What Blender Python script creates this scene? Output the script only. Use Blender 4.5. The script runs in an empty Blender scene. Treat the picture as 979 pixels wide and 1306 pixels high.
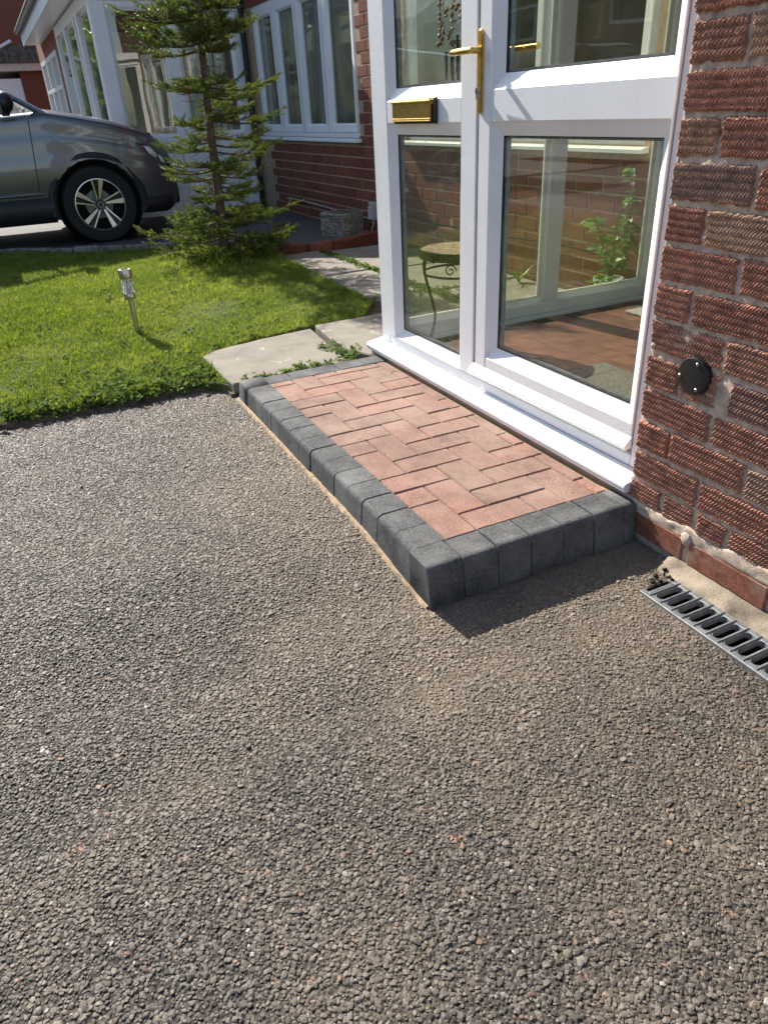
import bpy, math, random
import numpy as np
from mathutils import Vector, Matrix, Euler

random.seed(7)
rng = np.random.default_rng(7)
R = math.radians
SC = bpy.context.scene
COL = SC.collection

# ------------------------------------------------------------------ camera
cam_d = bpy.data.cameras.new('camera')
cam = bpy.data.objects.new('camera', cam_d)
COL.objects.link(cam)
cam.location = (1.3385, -1.3951, 1.1191)
cam.rotation_euler = (1.0578, 0.0458, 1.1100)
cam_d.sensor_fit = 'VERTICAL'
cam_d.sensor_height = 36.0
cam_d.lens = 916.99 / 1306.0 * 36.0
cam_d.clip_start = 0.02
cam_d.clip_end = 2000
SC.camera = cam

# ------------------------------------------------------------------ sky, sun, exposure
SUN = Vector((-1.0, -0.155, 0.73)).normalized()          # towards the sun
w = bpy.data.worlds.new('World'); SC.world = w; w.use_nodes = True
nt = w.node_tree
sky = nt.nodes.new('ShaderNodeTexSky'); sky.sky_type = 'NISHITA'; sky.sun_disc = False
sky.sun_elevation = math.asin(SUN.z)
sky.sun_rotation = math.atan2(SUN.x, SUN.y)
sky.air_density = 1.0; sky.dust_density = 1.0; sky.ozone_density = 1.0
nt.links.new(sky.outputs[0], nt.nodes['Background'].inputs[0])
nt.nodes['Background'].inputs[1].default_value = 0.105
sl = bpy.data.lights.new('sun', 'SUN'); sl.energy = 5.0; sl.angle = R(0.5); sl.color = (1.0, 0.94, 0.85)
so = bpy.data.objects.new('sun', sl); COL.objects.link(so)
so.rotation_euler = SUN.to_track_quat('Z', 'Y').to_euler()
SC.view_settings.view_transform = 'Standard'
SC.view_settings.look = 'None'
SC.view_settings.exposure = 0.98
SC.view_settings.gamma = 1.0
SC.view_settings.use_curve_mapping = False
SC.cycles.transparent_max_bounces = 24
SC.cycles.max_bounces = 7
SC.cycles.diffuse_bounces = 3
SC.cycles.glossy_bounces = 3
SC.cycles.use_adaptive_sampling = True
SC.cycles.adaptive_threshold = 0.015
SC.cycles.use_denoising = True

# ------------------------------------------------------------------ helpers
def tag(o, label=None, cat=None, group=None, kind=None):
    if label: o['label'] = label
    if cat: o['category'] = cat
    if group: o['group'] = group
    if kind: o['kind'] = kind
    return o

def empty(name, loc=(0, 0, 0), rz=0.0, parent=None):
    o = bpy.data.objects.new(name, None); COL.objects.link(o)
    o.location = loc; o.rotation_euler = (0, 0, rz); o.empty_display_size = 0.1
    if parent: o.parent = parent
    return o

def link(name, me, mat=None, parent=None, loc=None, rot=None):
    o = bpy.data.objects.new(name, me); COL.objects.link(o)
    if mat is not None and not me.materials: me.materials.append(mat)
    if parent is not None: o.parent = parent
    if loc is not None: o.location = loc
    if rot is not None: o.rotation_euler = rot
    return o

def np_mesh(name, V, F, smooth=False):
    V = np.asarray(V, dtype=np.float32); F = np.asarray(F, dtype=np.int32)
    me = bpy.data.meshes.new(name)
    n, k = F.shape
    me.vertices.add(len(V)); me.vertices.foreach_set('co', V.ravel())
    me.loops.add(n * k); me.loops.foreach_set('vertex_index', F.ravel())
    me.polygons.add(n)
    me.polygons.foreach_set('loop_start', np.arange(0, n * k, k, dtype=np.int32))
    me.polygons.foreach_set('loop_total', np.full(n, k, dtype=np.int32))
    if smooth: me.polygons.foreach_set('use_smooth', np.ones(n, dtype=bool))
    me.update(calc_edges=True); me.validate()
    return me

class MB:
    def __init__(s, T=None): s.v = []; s.f = []; s.T = T
    def add(s, vs, fs):
        b = len(s.v)
        s.v += [tuple(s.T(*p)) if s.T else tuple(p) for p in vs]
        s.f += [tuple(b + i for i in f) for f in fs]
        return s
    def box(s, x0, x1, y0, y1, z0, z1, b=0.0):
        if b <= 0:
            vs = [(x, y, z) for x in (x0, x1) for y in (y0, y1) for z in (z0, z1)]
            return s.add(vs, [(0, 1, 3, 2), (4, 6, 7, 5), (0, 4, 5, 1), (2, 3, 7, 6), (0, 2, 6, 4), (1, 5, 7, 3)])
        c = ((x0 + x1) / 2, (y0 + y1) / 2, (z0 + z1) / 2); h = ((x1 - x0) / 2, (y1 - y0) / 2, (z1 - z0) / 2)
        vs = []; idx = {}
        for sx in (-1, 1):
            for sy in (-1, 1):
                for sz in (-1, 1):
                    for a in range(3):
                        d = [h[0] - b, h[1] - b, h[2] - b]; d[a] = h[a]
                        idx[(sx, sy, sz, a)] = len(vs)
                        vs.append((c[0] + sx * d[0], c[1] + sy * d[1], c[2] + sz * d[2]))
        fs = []
        def q(a, m):  # orient outward
            p = [Vector(vs[i]) for i in a]
            n = (p[1] - p[0]).cross(p[2] - p[0]); o = sum(p, Vector()) / len(p) - Vector(c)
            fs.append(tuple(a) if n.dot(o) > 0 else tuple(reversed(a)))
        for a in range(3):
            u, w_ = (a + 1) % 3, (a + 2) % 3
            for sg in (-1, 1):
                k = []
                for (p, r) in ((-1, -1), (1, -1), (1, 1), (-1, 1)):
                    t = [0, 0, 0]; t[a] = sg; t[u] = p; t[w_] = r
                    k.append(idx[(t[0], t[1], t[2], a)])
                q(k, 0)
        for a in range(3):
            u, w_ = (a + 1) % 3, (a + 2) % 3
            for p in (-1, 1):
                for r in (-1, 1):
                    t0 = [0, 0, 0]; t0[a] = -1; t0[u] = p; t0[w_] = r
                    t1 = list(t0); t1[a] = 1
                    q([idx[(*t0, u)], idx[(*t1, u)], idx[(*t1, w_)], idx[(*t0, w_)]], 0)
        for sx in (-1, 1):
            for sy in (-1, 1):
                for sz in (-1, 1):
                    q([idx[(sx, sy, sz, 0)], idx[(sx, sy, sz, 1)], idx[(sx, sy, sz, 2)]], 0)
        return s.add(vs, fs)
    def tube(s, pts, rad, n=8, cap=True):
        pts = [Vector(p) for p in pts]; m = len(pts)
        rads = rad if isinstance(rad, (list, tuple)) else [rad] * m
        vs = []; fs = []; up = Vector((0, 0, 1)); prev = None
        for i, p in enumerate(pts):
            t = (pts[min(i + 1, m - 1)] - pts[max(i - 1, 0)])
            if t.length < 1e-9: t = Vector((0, 0, 1))
            t.normalize()
            if prev is None:
                a = t.cross(up if abs(t.z) < 0.95 else Vector((1, 0, 0))).normalized()
            else:
                a = (prev - t * prev.dot(t))
                a = a.normalized() if a.length > 1e-6 else t.orthogonal().normalized()
            prev = a; bb = t.cross(a)
            for k in range(n):
                an = 2 * math.pi * k / n
                vs.append(p + (a * math.cos(an) + bb * math.sin(an)) * rads[i])
        for i in range(m - 1):
            for k in range(n):
                k2 = (k + 1) % n
                fs.append((i * n + k, i * n + k2, (i + 1) * n + k2, (i + 1) * n + k))
        if cap:
            fs.append(tuple(reversed(range(n)))); fs.append(tuple((m - 1) * n + k for k in range(n)))
        return s.add(vs, fs)
    def lathe(s, prof, n=24, axis='z', c=(0, 0, 0), closed=False, caps=True):
        vs = []; fs = []; m = len(prof)
        for (r, h) in prof:
            for k in range(n):
                a = 2 * math.pi * k / n; x, y = r * math.cos(a), r * math.sin(a)
                p = {'z': (x, y, h), 'x': (h, x, y), 'y': (y, h, x)}[axis]
                vs.append((c[0] + p[0], c[1] + p[1], c[2] + p[2]))
        rr = range(m) if closed else range(m - 1)
        for i in rr:
            j = (i + 1) % m
            for k in range(n):
                k2 = (k + 1) % n
                fs.append((i * n + k, i * n + k2, j * n + k2, j * n + k))
        if not closed and caps:
            if prof[0][0] > 1e-6: fs.append(tuple(reversed(range(n))))
            if prof[-1][0] > 1e-6: fs.append(tuple((m - 1) * n + k for k in range(n)))
        return s.add(vs, fs)
    def prism(s, poly, z0, z1, zf=None):
        n = len(poly)
        vs = [(x, y, z0 if zf is None else zf(x, y) + z0) for x, y in poly] + [(x, y, z1 if zf is None else zf(x, y) + z1) for x, y in poly]
        fs = [tuple(reversed(range(n))), tuple(range(n, 2 * n))] + [(i, (i + 1) % n, n + (i + 1) % n, n + i) for i in range(n)]
        return s.add(vs, fs)
    def ring(s, x0, x1, z0, z1, wdt, yo, yi, yg):
        """mitred sloping bead round an opening, outer rectangle at depth yo sloping to the inner one at yi, then in to yg"""
        O = [(x0, z0), (x1, z0), (x1, z1), (x0, z1)]
        I = [(x0 + wdt, z0 + wdt), (x1 - wdt, z0 + wdt), (x1 - wdt, z1 - wdt), (x0 + wdt, z1 - wdt)]
        vs = [(x, yo, z) for x, z in O] + [(x, yi, z) for x, z in I] + [(x, yg, z) for x, z in I] + [(x, yg, z) for x, z in O]
        fs = []
        for i in range(4):
            j = (i + 1) % 4
            fs += [(i, j, 4 + j, 4 + i), (4 + i, 4 + j, 8 + j, 8 + i), (8 + i, 8 + j, 12 + j, 12 + i), (12 + i, 12 + j, j, i)]
        return s.add(vs, fs)
    def mesh(s, name, smooth=False):
        me = bpy.data.meshes.new(name); me.from_pydata(s.v, [], s.f)
        if smooth:
            for p in me.polygons: p.use_smooth = True
        me.validate(); me.update()
        return me
    def build(s, name, mat, parent=None, smooth=False, loc=None, rot=None):
        me = s.mesh(name, smooth)
        if smooth and smooth != 'all':
            try: me.set_sharp_from_angle(angle=R(35))
            except Exception: pass
        return link(name, me, mat, parent, loc, rot)

# ------------------------------------------------------------------ materials
def new_mat(name):
    m = bpy.data.materials.new(name); m.use_nodes = True
    t = m.node_tree; b = t.nodes['Principled BSDF']
    return m, t, b
def nd(t, typ, **kw):
    n = t.nodes.new(typ)
    for k, v in kw.items(): setattr(n, k, v)
    return n
def noise(t, vec, scale, detail=4, rough=0.55):
    n = nd(t, 'ShaderNodeTexNoise'); n.inputs['Scale'].default_value = scale
    n.inputs['Detail'].default_value = detail; n.inputs['Roughness'].default_value = rough
    if vec is not None: t.links.new(vec, n.inputs['Vector'])
    return n
def ramp(t, fac, stops):
    r = nd(t, 'ShaderNodeValToRGB'); e = r.color_ramp.elements
    while len(e) < len(stops): e.new(0.5)
    for i, (p, c) in enumerate(stops):
        e[i].position = p; e[i].color = (*c, 1) if len(c) == 3 else c
    t.links.new(fac, r.inputs[0]); return r
def mix(t, a, b, fac, mode='MIX'):
    m = nd(t, 'ShaderNodeMix', data_type='RGBA', blend_type=mode)
    for sock, val in ((m.inputs[0], fac), (m.inputs[6], a), (m.inputs[7], b)):
        if hasattr(val, 'is_linked'): t.links.new(val, sock)
        elif isinstance(val, (int, float)): sock.default_value = val
        else: sock.default_value = (*val, 1)
    return m.outputs[2]
def mth(t, op, a, b=None, c=None):
    m = nd(t, 'ShaderNodeMath', operation=op)
    for i, v in enumerate((a, b, c)):
        if v is None: continue
        if hasattr(v, 'is_linked'): t.links.new(v, m.inputs[i])
        else: m.inputs[i].default_value = v
    return m.outputs[0]
def coords(t, kind='pos'):
    if kind == 'pos': return nd(t, 'ShaderNodeNewGeometry').outputs['Position']
    return nd(t, 'ShaderNodeTexCoord').outputs['Object']
def bump(t, b, h, strength, dist):
    n = nd(t, 'ShaderNodeBump'); n.inputs['Strength'].default_value = strength; n.inputs['Distance'].default_value = dist
    t.links.new(h, n.inputs['Height']); t.links.new(n.outputs[0], b.inputs['Normal']); return n

def m_plain(name, col, rough=0.5, metal=0.0, var=0.12, scale=30, bmp=0.0, bscale=200, bdist=0.001, coat=0.0, rand=0.0, spec=0.5):
    """base colour with soft mottling, per-object variation and fine relief"""
    m, t, b = new_mat(name); p = coords(t)
    n = noise(t, p, scale, 5)
    lo = tuple(max(0, c * (1 - var * 1.6)) for c in col); hi = tuple(min(1, c * (1 + var * 1.6)) for c in col)
    c = ramp(t, n.outputs[0], [(0.25, lo), (0.75, hi)]).outputs[0]
    if rand:
        oi = nd(t, 'ShaderNodeObjectInfo')
        v = mth(t, 'MULTIPLY_ADD', oi.outputs['Random'], 2 * rand, 1 - rand)
        g = nd(t, 'ShaderNodeCombineColor')
        for i in range(3): t.links.new(v, g.inputs[i])
        c = mix(t, c, g.outputs[0], 1.0, 'MULTIPLY')
    t.links.new(c, b.inputs['Base Color'])
    b.inputs['Roughness'].default_value = rough; b.inputs['Metallic'].default_value = metal
    b.inputs['Coat Weight'].default_value = coat; b.inputs['Specular IOR Level'].default_value = spec
    if bmp: bump(t, b, noise(t, p, bscale, 4).outputs[0], bmp, bdist)
    return m

def m_glass(name, tint=(0.91, 0.93, 0.875), f0=0.065, film=0.03):
    m = bpy.data.materials.new(name); m.use_nodes = True; t = m.node_tree; t.nodes.clear()
    out = nd(t, 'ShaderNodeOutputMaterial'); mx = nd(t, 'ShaderNodeMixShader')
    tr = nd(t, 'ShaderNodeBsdfTransparent'); tr.inputs[0].default_value = (*tint, 1)
    gl = nd(t, 'ShaderNodeBsdfGlossy'); gl.inputs['Roughness'].default_value = 0.0; gl.inputs[0].default_value = (1, 1, 1, 1)
    lw = nd(t, 'ShaderNodeLayerWeight'); lw.inputs[0].default_value = 0.5
    f = mth(t, 'POWER', lw.outputs['Facing'], 5.0); f = mth(t, 'MULTIPLY_ADD', f, 1 - f0, f0)
    # film of dust: a faint diffuse veil
    df = nd(t, 'ShaderNodeBsdfDiffuse'); df.inputs[0].default_value = (0.6, 0.58, 0.5, 1)
    mx2 = nd(t, 'ShaderNodeMixShader')
    n = noise(t, coords(t), 9, 6, 0.7); d = ramp(t, n.outputs[0], [(0.4, (film * .13,) * 3), (0.75, (film,) * 3)])
    t.links.new(d.outputs[0], mx2.inputs[0]); t.links.new(tr.outputs[0], mx2.inputs[1]); t.links.new(df.outputs[0], mx2.inputs[2])
    t.links.new(f, mx.inputs[0]); t.links.new(mx2.outputs[0], mx.inputs[1]); t.links.new(gl.outputs[0], mx.inputs[2])
    # slight waviness of the pane
    nb = noise(t, coords(t), 2.2, 1); bp = nd(t, 'ShaderNodeBump'); bp.inputs['Strength'].default_value = 0.06; bp.inputs['Distance'].default_value = 0.02
    t.links.new(nb.outputs[0], bp.inputs['Height']); t.links.new(bp.outputs[0], gl.inputs['Normal'])
    t.links.new(mx.outputs[0], out.inputs[0])
    return m

M = {}
def m_upvc():
    m, t, b = new_mat('white_upvc'); p = coords(t)
    n = noise(t, p, 5, 6, 0.7); n2 = noise(t, p, 55, 4, 0.7); n3 = noise(t, p, 260, 2, 0.5)
    c = ramp(t, n.outputs[0], [(0.3, (0.76, 0.765, 0.775)), (0.6, (0.82, 0.825, 0.84))]).outputs[0]
    c = mix(t, c, (0.42, 0.38, 0.31), mth(t, 'MULTIPLY', ramp(t, n2.outputs[0], [(0.58, (0, 0, 0)), (0.8, (0.30, 0.30, 0.30))]).outputs[0], ramp(t, n.outputs[0], [(0.45, (0, 0, 0)), (0.65, (1, 1, 1))]).outputs[0]))
    c = mix(t, c, (0.25, 0.22, 0.18), ramp(t, n3.outputs[0], [(0.73, (0, 0, 0)), (0.78, (0.5, 0.5, 0.5))]).outputs[0])
    t.links.new(c, b.inputs['Base Color'])
    t.links.new(ramp(t, n2.outputs[0], [(0.3, (0.24, 0.24, 0.24)), (0.7, (0.42, 0.42, 0.42))]).outputs[0], b.inputs['Roughness'])
    bump(t, b, noise(t, p, 60, 2).outputs[0], 0.05, 0.0004); return m
M['upvc'] = m_upvc()
M['seal'] = m_plain('black_rubber', (0.012, 0.012, 0.013), 0.6)
M['glass'] = m_glass('window_glass')
M['gold'] = m_plain('polished_brass', (0.66, 0.42, 0.11), 0.27, 1.0, var=0.15, scale=45, bmp=.05, bscale=120, bdist=.0004)
M['black'] = m_plain('black_plastic', (0.012, 0.012, 0.013), 0.38, var=0.2)
M['steel'] = m_plain('brushed_steel', (0.50, 0.47, 0.42), 0.30, 1.0, var=0.08, scale=60)
M['galv'] = m_plain('galvanised_steel', (0.26, 0.27, 0.275), 0.55, 0.6, var=0.2, scale=40, bmp=0.15, bscale=120, bdist=0.0005)
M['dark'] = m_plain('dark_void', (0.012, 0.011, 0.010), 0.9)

def m_brick(name, stops, mort=None, rough=0.85, fine=220, bmp=0.5, bd=0.0012, patch=None):
    m, t, b = new_mat(name); p = coords(t); oi = nd(t, 'ShaderNodeObjectInfo')
    c = ramp(t, oi.outputs['Random'], stops).outputs[0]
    n1 = noise(t, p, 28, 6, 0.65)
    c = mix(t, c, ramp(t, n1.outputs[0], [(0.2, (0.45, 0.42, 0.40)), (0.5, (1, 1, 1)), (0.8, (1.45, 1.35, 1.25))]).outputs[0], 1.0, 'MULTIPLY')
    n2 = noise(t, p, 170, 3, 0.6)
    c = mix(t, c, ramp(t, n2.outputs[0], [(0.3, (0.7, 0.7, 0.7)), (0.7, (1.3, 1.3, 1.3))]).outputs[0], 1.0, 'MULTIPLY')
    if patch:
        n3 = noise(t, p, 7, 5, 0.6)
        c = mix(t, c, patch, ramp(t, n3.outputs[0], [(0.55, (0, 0, 0)), (0.78, (0.7, 0.7, 0.7))]).outputs[0])
    t.links.new(c, b.inputs['Base Color']); b.inputs['Roughness'].default_value = rough
    b.inputs['Specular IOR Level'].default_value = 0.3
    bump(t, b, noise(t, p, fine, 5, 0.7).outputs[0], bmp, bd)
    return m
M['rustic'] = m_brick('rustic_brick', [(0.0, (0.35, 0.160, 0.108)), (0.3, (0.42, 0.195, 0.130)), (0.55, (0.37, 0.182, 0.122)), (0.72, (0.46, 0.29, 0.185)), (0.8, (0.40, 0.19, 0.13)), (0.93, (0.29, 0.170, 0.132)), (1.0, (0.42, 0.265, 0.175))], fine=500)
M['brick'] = m_brick('red_brick', [(0.0, (0.19, 0.062, 0.038)), (0.5, (0.225, 0.082, 0.050)), (1.0, (0.17, 0.052, 0.034))], fine=120, bmp=0.6, bd=0.003)
M['plinth'] = m_brick('plinth_brick', [(0.0, (0.26, 0.098, 0.062)), (1.0, (0.22, 0.085, 0.055))], fine=260, bmp=0.5, patch=(0.30, 0.24, 0.19))
M['mortar'] = m_plain('mortar', (0.56, 0.435, 0.335), 0.95, var=0.25, scale=45, bmp=0.9, bscale=320, bdist=0.002)
M['mortar_dark'] = m_plain('weathered_mortar', (0.42, 0.30, 0.20), 0.95, var=0.2, scale=20, bmp=0.8, bscale=150, bdist=0.003)
M['render_grey'] = m_plain('cement_render', (0.30, 0.29, 0.27), 0.95, var=0.3, scale=25, bmp=0.8, bscale=140, bdist=0.003)

def m_paver(name, stops, dust, dust_amt, speck=420, amt=1.0):
    m, t, b = new_mat(name); p = coords(t); oi = nd(t, 'ShaderNodeObjectInfo')
    c = ramp(t, oi.outputs['Random'], stops).outputs[0]
    n1 = noise(t, p, 11, 5, 0.6)
    c = mix(t, c, ramp(t, n1.outputs[0], [(0.25, (0.72, 0.70, 0.70)), (0.7, (1.25, 1.2, 1.18))]).outputs[0], 1.0, 'MULTIPLY')
    n2 = noise(t, p, speck, 3, 0.75)
    c = mix(t, c, ramp(t, n2.outputs[0], [(0.36, (0.30, 0.30, 0.30)), (0.45, (0.92, 0.92, 0.92)), (0.56, (1.1, 1.1, 1.1)), (0.64, (2.3, 2.25, 2.15))]).outputs[0], amt, 'MULTIPLY')
    n3 = noise(t, p, 4.5, 6, 0.7)
    c = mix(t, c, dust, ramp(t, n3.outputs[0], [(0.42, (0, 0, 0)), (0.75, (dust_amt,) * 3)]).outputs[0])
    t.links.new(c, b.inputs['Base Color']); b.inputs['Roughness'].default_value = 0.85
    b.inputs['Specular IOR Level'].default_value = 0.35
    bump(t, b, n2.outputs[0], 0.45, 0.0009)
    return m
M['paver'] = m_paver('red_paver', [(0, (0.255, 0.135, 0.105)), (0.2, (0.205, 0.132, 0.102)), (0.4, (0.265, 0.152, 0.120)), (0.55, (0.215, 0.135, 0.105)), (0.75, (0.235, 0.145, 0.113)), (0.9, (0.265, 0.135, 0.103)), (1, (0.21, 0.128, 0.098))], (0.40, 0.30, 0.235), 0.60, 190, 0.55)
M['kerb'] = m_paver('charcoal_block', [(0, (0.052, 0.056, 0.058)), (0.5, (0.074, 0.078, 0.080)), (1, (0.062, 0.066, 0.069))], (0.26, 0.26, 0.25), 0.60, 140, 0.8)
M['sand'] = m_plain('jointing_sand', (0.37, 0.27, 0.17), 0.95, var=0.18, scale=60, bmp=0.8, bscale=500, bdist=0.002)

# tarmac chippings: grey stone tops, sandy dust where it has settled
def tar_macro(t, p):
    """0..1 sandiness from world position: dusty near the new step, patchy elsewhere"""
    sx = nd(t, 'ShaderNodeSeparateXYZ'); t.links.new(p, sx.inputs[0])
    # distance to the step rectangle x -1.65..0.05, y -0.68..0
    dx = mth(t, 'MAXIMUM', mth(t, 'SUBTRACT', sx.outputs[0], 0.05), 0.0)
    dx2 = mth(t, 'MAXIMUM', mth(t, 'SUBTRACT', -1.65, sx.outputs[0]), 0.0)
    dy = mth(t, 'MAXIMUM', mth(t, 'SUBTRACT', -0.68, sx.outputs[1]), 0.0)
    d = mth(t, 'SQRT', mth(t, 'ADD', mth(t, 'MULTIPLY', mth(t, 'ADD', dx, dx2), mth(t, 'ADD', dx, dx2)), mth(t, 'MULTIPLY', dy, dy)))
    n1 = noise(t, p, 3.2, 5, 0.62)
    near = mth(t, 'SUBTRACT', 1.0, mth(t, 'MULTIPLY', d, 1.75))
    near = mth(t, 'MAXIMUM', near, 0.0)
    f = mth(t, 'MULTIPLY_ADD', n1.outputs[0], 2.3, -0.98)
    f = mth(t, 'ADD', mth(t, 'MULTIPLY', f, 0.55), mth(t, 'MULTIPLY', near, 0.60))
    n2 = noise(t, p, 0.9, 3)
    f = mth(t, 'ADD', f, mth(t, 'MULTIPLY_ADD', n2.outputs[0], 0.5, -0.25))
    m = nd(t, 'ShaderNodeClamp'); t.links.new(f, m.inputs[0])
    return m.outputs[0]
STAIN = ((0.642, -0.96), (0.335, -1.568))
def m_tar(name, stone):
    m, t, b = new_mat(name); p = coords(t)
    oi = nd(t, 'ShaderNodeObjectInfo')
    if stone:
        c = ramp(t, oi.outputs['Random'], [(0, (0.050, 0.041, 0.033)), (0.4, (0.086, 0.072, 0.058)), (0.8, (0.122, 0.103, 0.084)), (0.955, (0.158, 0.135, 0.110)), (0.972, (0.19, 0.105, 0.07)), (0.980, (0.22, 0.14, 0.095)), (0.994, (0.17, 0.15, 0.13)), (1.0, (0.42, 0.39, 0.35))]).outputs[0]
        n = noise(t, p, 300, 3)
        c = mix(t, c, ramp(t, n.outputs[0], [(0.3, (0.75, 0.75, 0.75)), (0.7, (1.2, 1.2, 1.2))]).outputs[0], 1.0, 'MULTIPLY')
        s = tar_macro(t, p)
        c = mix(t, c, (0.255, 0.203, 0.146), mth(t, 'MULTIPLY', s, 0.85))
        for (cx, cy, rr) in ((STAIN[0][0], STAIN[0][1], 42.0), (STAIN[1][0], STAIN[1][1], 38.0)):      # two rubs of brick dust
            vd = nd(t, 'ShaderNodeVectorMath', operation='DISTANCE'); vd.inputs[1].default_value = (cx, cy, 0.01); t.links.new(p, vd.inputs[0])
            k = mth(t, 'SUBTRACT', 1.0, mth(t, 'MULTIPLY', vd.outputs['Value'], rr)); k = mth(t, 'MULTIPLY', mth(t, 'MAXIMUM', k, 0.0), mth(t, 'GREATER_THAN', oi.outputs['Random'], 0.45))
            c = mix(t, c, (0.42, 0.17, 0.10), mth(t, 'MINIMUM', mth(t, 'MULTIPLY', k, 1.5), 0.8))
        b.inputs['Roughness'].default_value = 0.62; b.inputs['Specular IOR Level'].default_value = 0.4
        bump(t, b, n.outputs[0], 0.4, 0.0008)
    else:
        n = noise(t, p, 260, 4)
        c = ramp(t, n.outputs[0], [(0.3, (0.022, 0.020, 0.017)), (0.7, (0.06, 0.053, 0.045))]).outputs[0]
        s = tar_macro(t, p)
        c = mix(t, c, (0.26, 0.20, 0.13), mth(t, 'MULTIPLY', s, 0.75))
        b.inputs['Roughness'].default_value = 0.9
        v = nd(t, 'ShaderNodeTexVoronoi'); v.inputs['Scale'].default_value = 130; t.links.new(p, v.inputs['Vector'])
        bump(t, b, v.outputs['Distance'], 0.9, 0.004).invert = True
    t.links.new(c, b.inputs['Base Color'])
    return m
M['chip'] = m_tar('tarmac_chipping', True)
M['tar'] = m_tar('tarmac_bitumen', False)
def m_faraway_tar(name, lo, hi):
    m, t, b = new_mat(name); p = coords(t)
    v = nd(t, 'ShaderNodeTexVoronoi'); v.inputs['Scale'].default_value = 110; t.links.new(p, v.inputs['Vector'])
    n = noise(t, p, 1.6, 6, 0.65)
    c = ramp(t, n.outputs[0], [(0.3, lo), (0.7, hi)]).outputs[0]
    c = mix(t, c, ramp(t, v.outputs['Distance'], [(0.0, (1.25,) * 3), (0.6, (0.6,) * 3)]).outputs[0], 1.0, 'MULTIPLY')
    t.links.new(c, b.inputs['Base Color']); b.inputs['Roughness'].default_value = 0.85
    bump(t, b, v.outputs['Distance'], 0.6, 0.003).invert = True
    return m
M['drive2'] = m_faraway_tar('neighbour_drive', (0.085, 0.082, 0.078), (0.13, 0.125, 0.118))
M['road'] = m_faraway_tar('road_surface', (0.05, 0.05, 0.05), (0.075, 0.073, 0.07))
def m_slab():
    m, t, b = new_mat('paving_slab'); p = coords(t)
    n = noise(t, p, 7, 7, 0.65); n2 = noise(t, p, 210, 4, 0.7); n3 = noise(t, p, 14, 3, 0.5)
    c = ramp(t, n.outputs[0], [(0.25, (0.15, 0.133, 0.106)), (0.5, (0.235, 0.21, 0.168)), (0.8, (0.29, 0.26, 0.21))]).outputs[0]
    c = mix(t, c, ramp(t, n2.outputs[0], [(0.3, (0.6, 0.6, 0.6)), (0.7, (1.3, 1.3, 1.3))]).outputs[0], 1.0, 'MULTIPLY')
    c = mix(t, c, (0.46, 0.44, 0.40), ramp(t, n3.outputs[0], [(0.66, (0, 0, 0)), (0.70, (0.6, 0.6, 0.6))]).outputs[0])
    t.links.new(c, b.inputs['Base Color']); b.inputs['Roughness'].default_value = 0.9
    bump(t, b, n2.outputs[0], 0.5, 0.002); return m
M['slab'] = m_slab()
M['soil'] = m_plain('soil', (0.115, 0.080, 0.050), 0.95, var=0.4, scale=30, bmp=1.0, bscale=120, bdist=0.01)
M['turf'] = m_plain('turf_base', (0.085, 0.105, 0.025), 0.95, var=0.35, scale=9, bmp=1.0, bscale=160, bdist=0.01)
M['concrete'] = m_plain('concrete_apron', (0.25, 0.205, 0.15), 0.95, var=0.5, scale=11, bmp=0.8, bscale=160, bdist=0.003)
M['stone_edge'] = m_plain('edging_stone', (0.20, 0.18, 0.16), 0.95, var=0.35, scale=18, bmp=0.8, bscale=90, bdist=0.006, rand=0.2)
M['floor_tile'] = m_plain('porch_floor_tile', (0.20, 0.085, 0.058), 0.4, var=0.2, scale=14, rand=0.2, bmp=0.1)

def m_leaf(name, stops, transl=0.35, rough=0.55, use_pos=True, scale=7.0, spec=0.3):
    m = bpy.data.materials.new(name); m.use_nodes = True; t = m.node_tree; t.nodes.clear()
    out = nd(t, 'ShaderNodeOutputMaterial'); b = nd(t, 'ShaderNodeBsdfPrincipled'); b.inputs['Roughness'].default_value = rough
    b.inputs['Specular IOR Level'].default_value = spec
    oi = nd(t, 'ShaderNodeObjectInfo'); n = noise(t, coords(t), scale, 5, 0.7)
    f = mth(t, 'ADD', mth(t, 'MULTIPLY', oi.outputs['Random'], 0.5), mth(t, 'MULTIPLY_ADD', n.outputs[0], 1.4, -0.45))
    c = ramp(t, f, stops); t.links.new(c.outputs[0], b.inputs['Base Color'])
    tr = nd(t, 'ShaderNodeBsdfTranslucent'); g = mix(t, c.outputs[0], (1.4, 1.5, 0.75), 1.0, 'MULTIPLY'); t.links.new(g, tr.inputs[0])
    mx = nd(t, 'ShaderNodeMixShader'); mx.inputs[0].default_value = transl
    t.links.new(b.outputs[0], mx.inputs[1]); t.links.new(tr.outputs[0], mx.inputs[2]); t.links.new(mx.outputs[0], out.inputs[0])
    return m
M['grass'] = m_leaf('grass_blade', [(0.1, (0.112, 0.152, 0.024)), (0.45, (0.188, 0.240, 0.040)), (0.75, (0.262, 0.300, 0.062)), (1.0, (0.39, 0.34, 0.13))], 0.45, scale=2.6)
M['clover'] = m_leaf('clover_leaf', [(0.1, (0.07, 0.115, 0.022)), (0.6, (0.13, 0.19, 0.040)), (1.0, (0.22, 0.26, 0.09))], 0.3, 0.8, spec=0.12)
M['needle'] = m_leaf('spruce_needle', [(0.1, (0.035, 0.062, 0.018)), (0.5, (0.085, 0.120, 0.028)), (0.9, (0.18, 0.20, 0.045))], 0.3, 0.55, scale=6)
M['leaf'] = m_leaf('shrub_leaf', [(0.1, (0.06, 0.12, 0.03)), (0.6, (0.12, 0.20, 0.06)), (1.0, (0.22, 0.28, 0.10))], 0.35, 0.45)
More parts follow.
